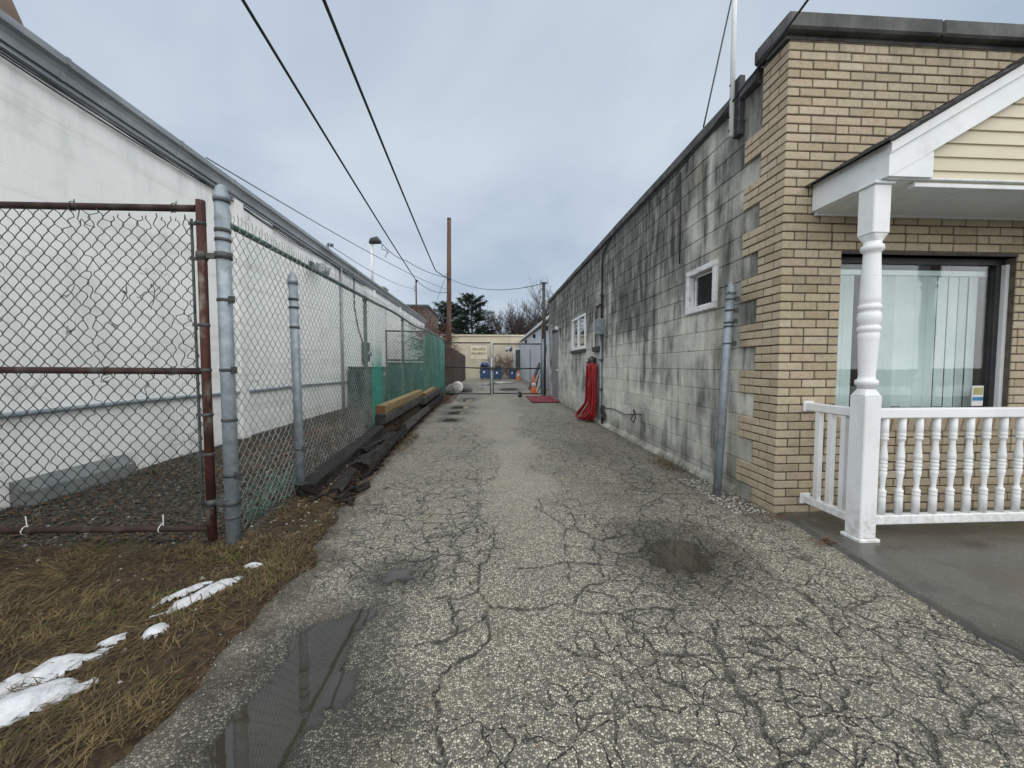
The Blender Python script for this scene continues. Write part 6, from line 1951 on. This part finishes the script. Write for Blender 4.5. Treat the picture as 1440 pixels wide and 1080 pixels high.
pole = thing('utility_pole', (-2.25, 22, 0), 'tall brown wooden utility pole behind the board fence', 'utility pole')
MB().tube([(-2.27, 22, -0.1), (-2.25, 22, 4.5), (-2.21, 22, 9.35)], [0.15, 0.135, 0.11], 14).build('shaft', M['pole'], pole)
MB().box(-2.36, -2.10, 21.86, 21.89, 6.0, 6.12).build('bracket', M['galv_dark'], pole)
MB().lathe([(0.112, 9.30), (0.118, 9.34), (0.115, 9.39)], -2.21, 22, 14).build('cap', M['galv_dark'], pole)
p2 = thing('wooden_pole', (2.19, 15.32, 0), 'slim weathered wooden pole at the far end of the block wall', 'pole')
MB().tube([(2.19, 15.32, -0.1), (2.19, 15.32, 2.5), (2.16, 15.32, 4.5)], [0.085, 0.075, 0.06], 12).build('shaft', M['tie_grey'], p2)
MB().tube([(2.10, 15.25, 2.9), (2.10, 15.25, 2.0), (2.11, 15.25, 0.3)], 0.03, 8).build('conduit', M['pole'], p2)
MB().box(2.05, 2.30, 15.22, 15.26, 4.42, 4.48).build('bracket', M['galv_dark'], p2)


def leaning(name, x, y, w, L, t, ang, mat, label, cat):
    """board standing on the ground and leaning toward +X"""
    a = R(ang)
    ax = Vector((math.sin(a), 0, math.cos(a)))
    nrm = Vector((math.cos(a), 0, -math.sin(a)))
    c = Vector((x, y, 0)) + ax * (L / 2) + nrm * (-t / 2 if False else t / 2)
    c.z += t / 2 * math.sin(a)
    return tag(MB().obox(c, ax, (0, 1, 0), nrm, L / 2, w / 2, t / 2).build(name, mat), label, cat)


leaning('leaning_board', 1.95, 18.9, 0.9, 1.45, 0.05, 22, M['tie_grey'], 'wide grey green board leaning against the pale building', 'board')
leaning('leaning_board', 2.02, 17.6, 0.5, 1.40, 0.04, 20, M['dark'], 'black board leaning beside the traffic cone', 'board')
leaning('leaning_plank', 2.02, 16.6, 0.10, 1.55, 0.03, 12, M['white_paint'], 'pale plank propped upright behind the traffic cone', 'plank')
leaning('leaning_plank', 2.10, 16.2, 0.12, 2.1, 0.03, 9, M['galv'], 'tall grey plank propped against the wooden pole', 'plank')
leaning('leaning_plank', 2.05, 16.0, 0.16, 0.75, 0.03, 24, M['white_paint'], 'short white plank leaning beside the cone', 'plank')


def cone(x, y, h, label):
    t = thing('traffic_cone', (x, y, 0), label, 'cone')
    MB().box(x - 0.2, x + 0.2, y - 0.2, y + 0.2, 0.0, 0.04, 0.01).build('base', M['orange'], t)
    MB().lathe([(0.15, 0.041), (0.14, 0.06), (0.035, h), (0.025, h + 0.01)], x, y, 18).build('body', M['orange'], t)
    r = lambda z: 0.14 + (0.035 - 0.14) * (z - 0.06) / (h - 0.06) + 0.003
    MB().lathe([(r(h * 0.42), h * 0.42), (r(h * 0.60), h * 0.60)], x, y, 18).build('band', M['white_plastic'], t)


cone(1.86, 16.1, 0.78, 'orange traffic cone with white band near the leaning boards')
cone(2.35, 31.0, 0.85, 'faded orange traffic cone far down the yard by the white door')


def dumpster(x0, x1, y0, y1, h, label, group):
    t = thing('dumpster', ((x0 + x1) / 2, (y0 + y1) / 2, 0.05), label, 'dumpster', group)
    m = MB().prism([(y0 + 0.12, 0.12), (y1 - 0.05, 0.12), (y1, h), (y0, h * 0.86)], 'x', x0, x1)
    m.build('body', M['blue_steel'], t)
    m = MB().prism([(y0 - 0.03, h * 0.86 + 0.002), (y1, h + 0.002), (y1, h + 0.05), (y0 - 0.03, h * 0.86 + 0.05)], 'x', x0 - 0.03, x1 + 0.03)
    m.build('lid', M['dark'], t)
    for x in (x0 - 0.08, x1 + 0.001):
        MB().box(x, x + 0.079, y0 + 0.3, y1 - 0.2, h * 0.5, h * 0.62).build('lift_pocket', M['blue_steel'], t)
    for k in range(3):
        xx = x0 + (x1 - x0) * (0.2 + 0.3 * k)
        MB().box(xx - 0.03, xx + 0.03, y0 + 0.04, y0 + 0.1, 0.2, h * 0.82).build('rib', M['blue_steel'], t)
    MB().box(x0 + (x1 - x0) * 0.3, x0 + (x1 - x0) * 0.5, y0 + 0.02, y0 + 0.038, h * 0.5, h * 0.66).build('placard', M['white_plastic'], t)
    for xx in (x0 + 0.15, x1 - 0.15):
        for yy in (y0 + 0.25, y1 - 0.2):
            MB().tube([(xx - 0.03, yy, 0.06), (xx + 0.03, yy, 0.06)], 0.058, 10).build('wheel', M['dark'], t)


dumpster(-0.75, 0.05, 31.5, 32.8, 1.15, 'blue steel dumpster with white placard beside the sign', None)
dumpster(0.35, 1.05, 31.8, 33.0, 1.05, 'narrower blue steel dumpster standing next to the brown brush', None)
dumpster(1.75, 2.3, 33.2, 34.2, 0.95, 'small blue steel bin near the white door', None)
lump('refuse_bag', (-0.4, 32.15, 1.12), 0.34, 0.4, 0.22, 14, M['blue_steel'], 'dark blue refuse bag heaped on the dumpster lid')['category'] = 'bag'
lump('refuse_bag', (0.75, 32.4, 1.02), 0.28, 0.35, 0.18, 15, M['tie_grey'], 'grey refuse bag heaped on the narrower dumpster')['category'] = 'bag'
twigs('dry_brush', 240, (1.15, 35.2, 0.2), (1.1, 0.7, 0), 1.5, M['vine'], 9, 'dry brown brush piled against the cream building', 'brush', 0.022, 0.0, length=1.2)

cb_ = thing('cream_building', (0.5, 40, 0), 'low cream rendered building closing the end of the yard', 'building')
CY = 37.0
holes = [(-1.15, -0.5, 2.65, 3.25), (1.55, 2.2, 2.5, 3.1), (2.45, 3.25, 0.1, 2.7)]
m = MB()
for a, b, c, d in wall_cells(-7.5, 7.5, -0.2, 4.0, holes):
    m.box(a, b, CY, CY + 0.3, c, d)
m.build('wall', M['cream_wall'], cb_)
MB().box(-7.5, 7.5, CY + 0.31, CY + 7, 3.7, 3.9).build('roof', M['roofing'], cb_)
MB().box(-7.6, 7.6, CY - 0.12, CY + 0.4, 4.001, 4.14).build('coping', M['cream_wall'], cb_)
for k, (a, b, c, d) in enumerate(holes):
    if k < 2:
        w = MB().box(a - 0.03, b + 0.03, CY + 0.08, CY + 0.15, c - 0.03, c + 0.03).box(a - 0.03, b + 0.03, CY + 0.08, CY + 0.15, d - 0.03, d + 0.03).box((a + b) / 2 - 0.03, (a + b) / 2 + 0.03, CY + 0.08, CY + 0.15, c + 0.031, d - 0.031).build('window', M['white_paint'], cb_)
        MB().box(a, b, CY + 0.16, CY + 0.17, c, d).build('pane', M['glass_dark'], w)
        MB().box(a, b, CY + 0.4, CY + 0.42, c, d).build('back_panel', M['dark'], w)
    else:
        w = MB().box(a - 0.12, a + 0.08, CY - 0.04, CY + 0.1, c, d).box(b - 0.08, b + 0.12, CY - 0.04, CY + 0.1, c, d).box(a - 0.12, b + 0.12, CY - 0.04, CY + 0.1, d + 0.001, d + 0.22).box(a - 0.12, b + 0.12, CY - 0.04, CY + 0.1, c - 0.05, c + 0.5).build('door_frame', M['white_paint'], cb_)
        MB().box(a + 0.081, b - 0.081, CY + 0.12, CY + 0.16, c + 0.5, d).build('door', M['ac_green'], w)
MB().box(-7.4, -2.3, CY - 2.4, CY - 2.2, 0, 1.3).build('low_wall', M['concrete'], cb_)

pb = thing('pale_building', (5.5, 26, 0), 'pale bluish white shed with overhanging white eave past the block wall', 'building')
PBX = 2.95
holes = [(27.4, 28.3, 0.05, 2.35), (21.0, 21.9, 0.9, 1.9)]
m = MB()
for a, b, c, d in wall_cells(17.8, 36.6, -0.1, 3.35, holes):
    m.box(PBX, PBX + 0.2, a, b, c, d)
m.build('wall', M['pale_wall'], pb)
MB().box(PBX + 0.2, 8.4, 17.8, 18.0, -0.1, 3.4).box(8.2, 8.4, 18.01, 36.6, -0.1, 3.4).build('end_wall', M['pale_wall'], pb)
MB().prism([(PBX - 0.18, 3.42), (PBX - 0.18, 3.56), (5.6, 4.1), (8.6, 3.56), (8.6, 3.42), (5.6, 3.96)], 'y', 17.6, 36.7).build('roof', M['alu_white'], pb)
MB().box(PBX + 0.05, PBX + 0.09, 27.4, 28.3, 0.05, 2.35).build('door', M['dark_wood'], pb)
w = MB().box(PBX + 0.05, PBX + 0.09, 21.0, 21.9, 0.9, 1.9).build('window', M['glass_dark'], pb)
MB().box(PBX - 0.02, PBX + 0.045, 20.95, 21.95, 0.83, 0.895).build('sill', M['alu_white'], w)
for y in (19.2, 24.5, 30.0):
    MB().box(PBX - 0.16, PBX - 0.001, y, y + 0.2, 2.95, 3.2, 0.02).build('wall_lamp', M['dark'], pb)

bb = thing('dark_brick_building', (-5.2, 28, 0), 'sooty dark brick building rising behind the white building', 'building')
MB().box(-7.5, -4.0, 25.5, 31, -0.1, 5.0).build('wall', M['dark_brick'], bb)
MB().box(-7.6, -3.93, 25.4, 31.1, 5.001, 5.14).build('parapet', M['coping'], bb)
rr = random.Random(4)
for r in range(10):
    for c in range(14):
        z = 4.0 + r * 0.105; x = -6.4 + c * 0.225 + (0.11 if r % 2 else 0)
        if x + 0.2 < -4.02:
            link_mesh('brick', chamfer_box_mesh('far_brick', 0.205, 0.02, 0.085, 0.004, M['dark_brick']), bb, (x + 0.1, 25.492, z))


# ------------------------------------------------------------------ trees
def pine(x, y, h, rad, seed, label):
    t = thing('pine_tree', (x, y, -0.1), label, 'tree', None)
    rr = random.Random(seed)
    MB().tube([(x, y, -0.1), (x + 0.1, y, h * 0.5), (x, y, h * 0.97)], [0.24, 0.15, 0.03], 8).build('trunk', M['bark'], t)
    V, F = [], []
    lim = MB()
    n_whorl = 30
    for k in range(n_whorl):
        f = k / (n_whorl - 1)
        z = h * (0.16 + 0.82 * f)
        prof = math.sqrt(max(0.0, 1 - max(0.0, (f - 0.25) / 0.78) ** 2)) * (0.6 + 0.4 * min(1, f / 0.25)) + 0.04
        for b in range(rr.randint(6, 8)):
            a = rr.uniform(0, 6.283); L = rad * prof * rr.uniform(0.62, 1.25)
            up = 0.30 * f + rr.uniform(-0.05, 0.22)
            d = Vector((math.cos(a), math.sin(a), up))
            p0 = Vector((x, y, z))
            lim.tube([p0, p0 + d * L * 0.6, p0 + d * L + Vector((0, 0, 0.15))], [0.035, 0.02, 0.006], 3, caps=False)
            ns = int(10 + L * 17)
            for q in range(ns):
                s = (0.18 + 0.82 * rr.random() ** 0.7)
                c = p0 + d * (L * s) + Vector((rr.gauss(0, 0.11), rr.gauss(0, 0.11), rr.gauss(0.04, 0.09)))
                nb = 6
                for w in range(nb):
                    dv_ = Vector((rr.uniform(-1, 1) + d.x * 0.8, rr.uniform(-1, 1) + d.y * 0.8, rr.uniform(-0.3, 0.9))).normalized()
                    sd = dv_.cross(Vector((rr.uniform(-1, 1), rr.uniform(-1, 1), 1))).normalized() * 0.028
                    l_ = rr.uniform(0.16, 0.34)
                    i = len(V)
                    V += [c - sd, c + sd, c + dv_ * l_]
                    F.append((i, i + 1, i + 2))
    lim.build('limbs', M['bark'], t)
    tri_soup('crown', np.array([tuple(v) for v in V]), np.array(F), M['needles'], t)


pine(-6.2, 57, 10.2, 2.9, 1, 'dark pine tree standing directly behind the brown utility pole')
pine(-2.5, 55, 10.9, 3.1, 2, 'full dark pine tree above the cream building')


def bare_tree(x, y, h, seed, label, spread=0.55, dense=1.0):
    t = thing('bare_tree', (x, y, -0.1), label, 'tree', None)
    rr = random.Random(seed)
    trunk, limbs, tw = MB(), MB(), MB()

    def grow(p, d, L, r, lev):
        pts = [p]; steps = 4
        for s in range(steps):
            d = (d + Vector((rr.uniform(-0.22, 0.22), rr.uniform(-0.22, 0.22), rr.uniform(-0.04, 0.14)))).normalized()
            p = p + d * L / steps; pts.append(p)
        rs_ = [r * (1 - 0.45 * i / steps) for i in range(steps + 1)]
        (trunk if lev == 0 else (limbs if lev < 3 else tw)).tube(pts, rs_, 6 if lev < 2 else 3, caps=False)
        if lev >= 5 or r < 0.006: return
        n = {0: 5, 1: 5, 2: 5, 3: 5, 4: 3}[lev]
        for k in range(int(n * dense + rr.random())):
            q = pts[rr.randint(1 if lev else 2, steps)]
            a = rr.uniform(0, 6.283)
            nd = (d + Vector((math.cos(a), math.sin(a), rr.uniform(-0.1, 0.5))) * spread * rr.uniform(0.8, 1.8)).normalized()
            grow(q, nd, L * rr.uniform(0.55, 0.78), max(r * rr.uniform(0.45, 0.62), 0.011), lev + 1)

    grow(Vector((x, y, -0.1)), Vector((rr.uniform(-0.1, 0.1), 0, 1)), h * 0.38, h * 0.016, 0)
    trunk.build('trunk', M['bark'], t)
    limbs.build('limbs', M['bark'], t)
    tw.build('twigs', M['bark'], t)


for k, (x, y, h, lab) in enumerate([(1.6, 54, 9.0, 'low bare tree right beside the full pine'), (3.4, 52, 11.0, 'bare tree with forked trunk above the cream building'), (5.4, 50, 12.5, 'tall dense bare tree above the pale shed'), (7.0, 53, 13.5, 'tall bare tree behind the wooden pole'), (9.5, 44, 12.5, 'bare tree whose twigs show over the block wall roof'), (0.3, 60, 7.5, 'small bare tree between the pine and the forked tree'), (6.3, 60, 11, 'thin bare tree furthest behind the pale shed'), (-9.5, 60, 8, 'small bare tree behind the dark brick building')]):
    bare_tree(x, y, h, 50 + k, lab, 0.55, 1.0)


# ------------------------------------------------------------------ overhead wires
def wire(pts, sag, r, mat, label, n=40):
    P = [Vector(p) for p in pts]
    m = MB(); out = []
    for a, b in zip(P[:-1], P[1:]):
        L = (b - a).length
        for i in range(n + 1):
            t = i / n
            p = a.lerp(b, t); p.z -= sag * 4 * t * (1 - t)
            if not out or (p - out[-1]).length > 1e-4: out.append(p)
    m.tube(out, r, 6)
    return tag(m.build('overhead_wire', mat), label, 'wire')


wire([(-1.93, -6, 6.85), (-2.80, 20.6, 6.18)], 0.20, 0.027, M['cable'], 'thick black cable crossing the sky to the utility pole')
wire([(-2.5, -6, 6.15), (-4.30, 23.5, 6.22)], 0.22, 0.025, M['cable'], 'black cable running down to the slim rusty service mast')
wire([(-2.80, 20.6, 6.18), (-2.22, 21.85, 6.05)], 0.05, 0.022, M['cable'], 'short cable end joining the pole from the thick cable')
wire([(-4.25, 23.5, 6.22), (-2.27, 21.9, 5.3)], 0.25, 0.016, M['cable'], 'drooping cable from the service mast to the utility pole')
wire([(WLX + 0.12, 5.6, 4.02), (-2.27, 21.9, 5.42)], 0.18, 0.009, M['thin_wire'], 'thin grey wire rising from the gutter to the utility pole')
wire([(-4.42, 11.2, 4.55), (-4.36, 23.5, 5.75)], 0.22, 0.009, M['thin_wire'], 'thin grey wire from the roof vent to the service mast')
wire([(-2.2, 21.9, 6.05), (2.14, 15.25, 4.44)], 0.42, 0.013, M['cable'], 'sagging wire strung between the utility pole and wooden pole')
wire([(-4.24, 15.6, 6.02), (-3.6, 17.2, 5.75), (-2.3, 21.9, 6.1)], 0.12, 0.013, M['cable'], 'curling wire from the pole lamp to the utility pole')
wire([(-2.25, 21.9, 6.6), (-3.75, 25.6, 4.6)], 0.05, 0.012, M['thin_wire'], 'thin guy wire slanting down from the utility pole')
wire([(WX - 0.03, 4.07, 3.72), (3.3, 4.45, 7.9)], 0.0, 0.008, M['cable'], 'thin wire rising steeply from the block wall roof edge')
wire([(WX - 0.06, 7.2, 3.58), (WX - 0.05, 4.62, 3.50), (2.18, 2.6, 3.70), (1.93, -6, 4.3)], 0.02, 0.009, M['cable'], 'black wire leaving the block wall past the brick corner')
m = MB().tube([(WX - 0.02, 4.58, 3.5), (WX - 0.02, 4.55, 3.0), (WX - 0.02, 4.55, 2.42)], 0.008, 6)
tag(m.build('wall_cable', M['cable']), 'black cable running straight down to above the small window', 'cable')
m = MB()
rr = random.Random(9)
for c in [(-4.2, 15.7, 5.95), (-4.45, 23.6, 5.9), (2.05, 15.2, 4.2)]:
    p = Vector(c); pts = [p]
    for q in range(7):
        p = p + Vector((rr.uniform(-0.15, 0.15), rr.uniform(-0.1, 0.1), rr.uniform(-0.2, 0.08))); pts.append(p)
    tag(MB().tube(catmull(pts, 3), 0.012, 5).build('wire_tail', M['cable']), {0: 'loose wire tail curling under the pole lamp', 1: 'loose wire tail hanging from the service mast', 2: 'loose wire tail hanging from the wooden pole'}[[(-4.2), (-4.45), 2.05].index(c[0])], 'wire')
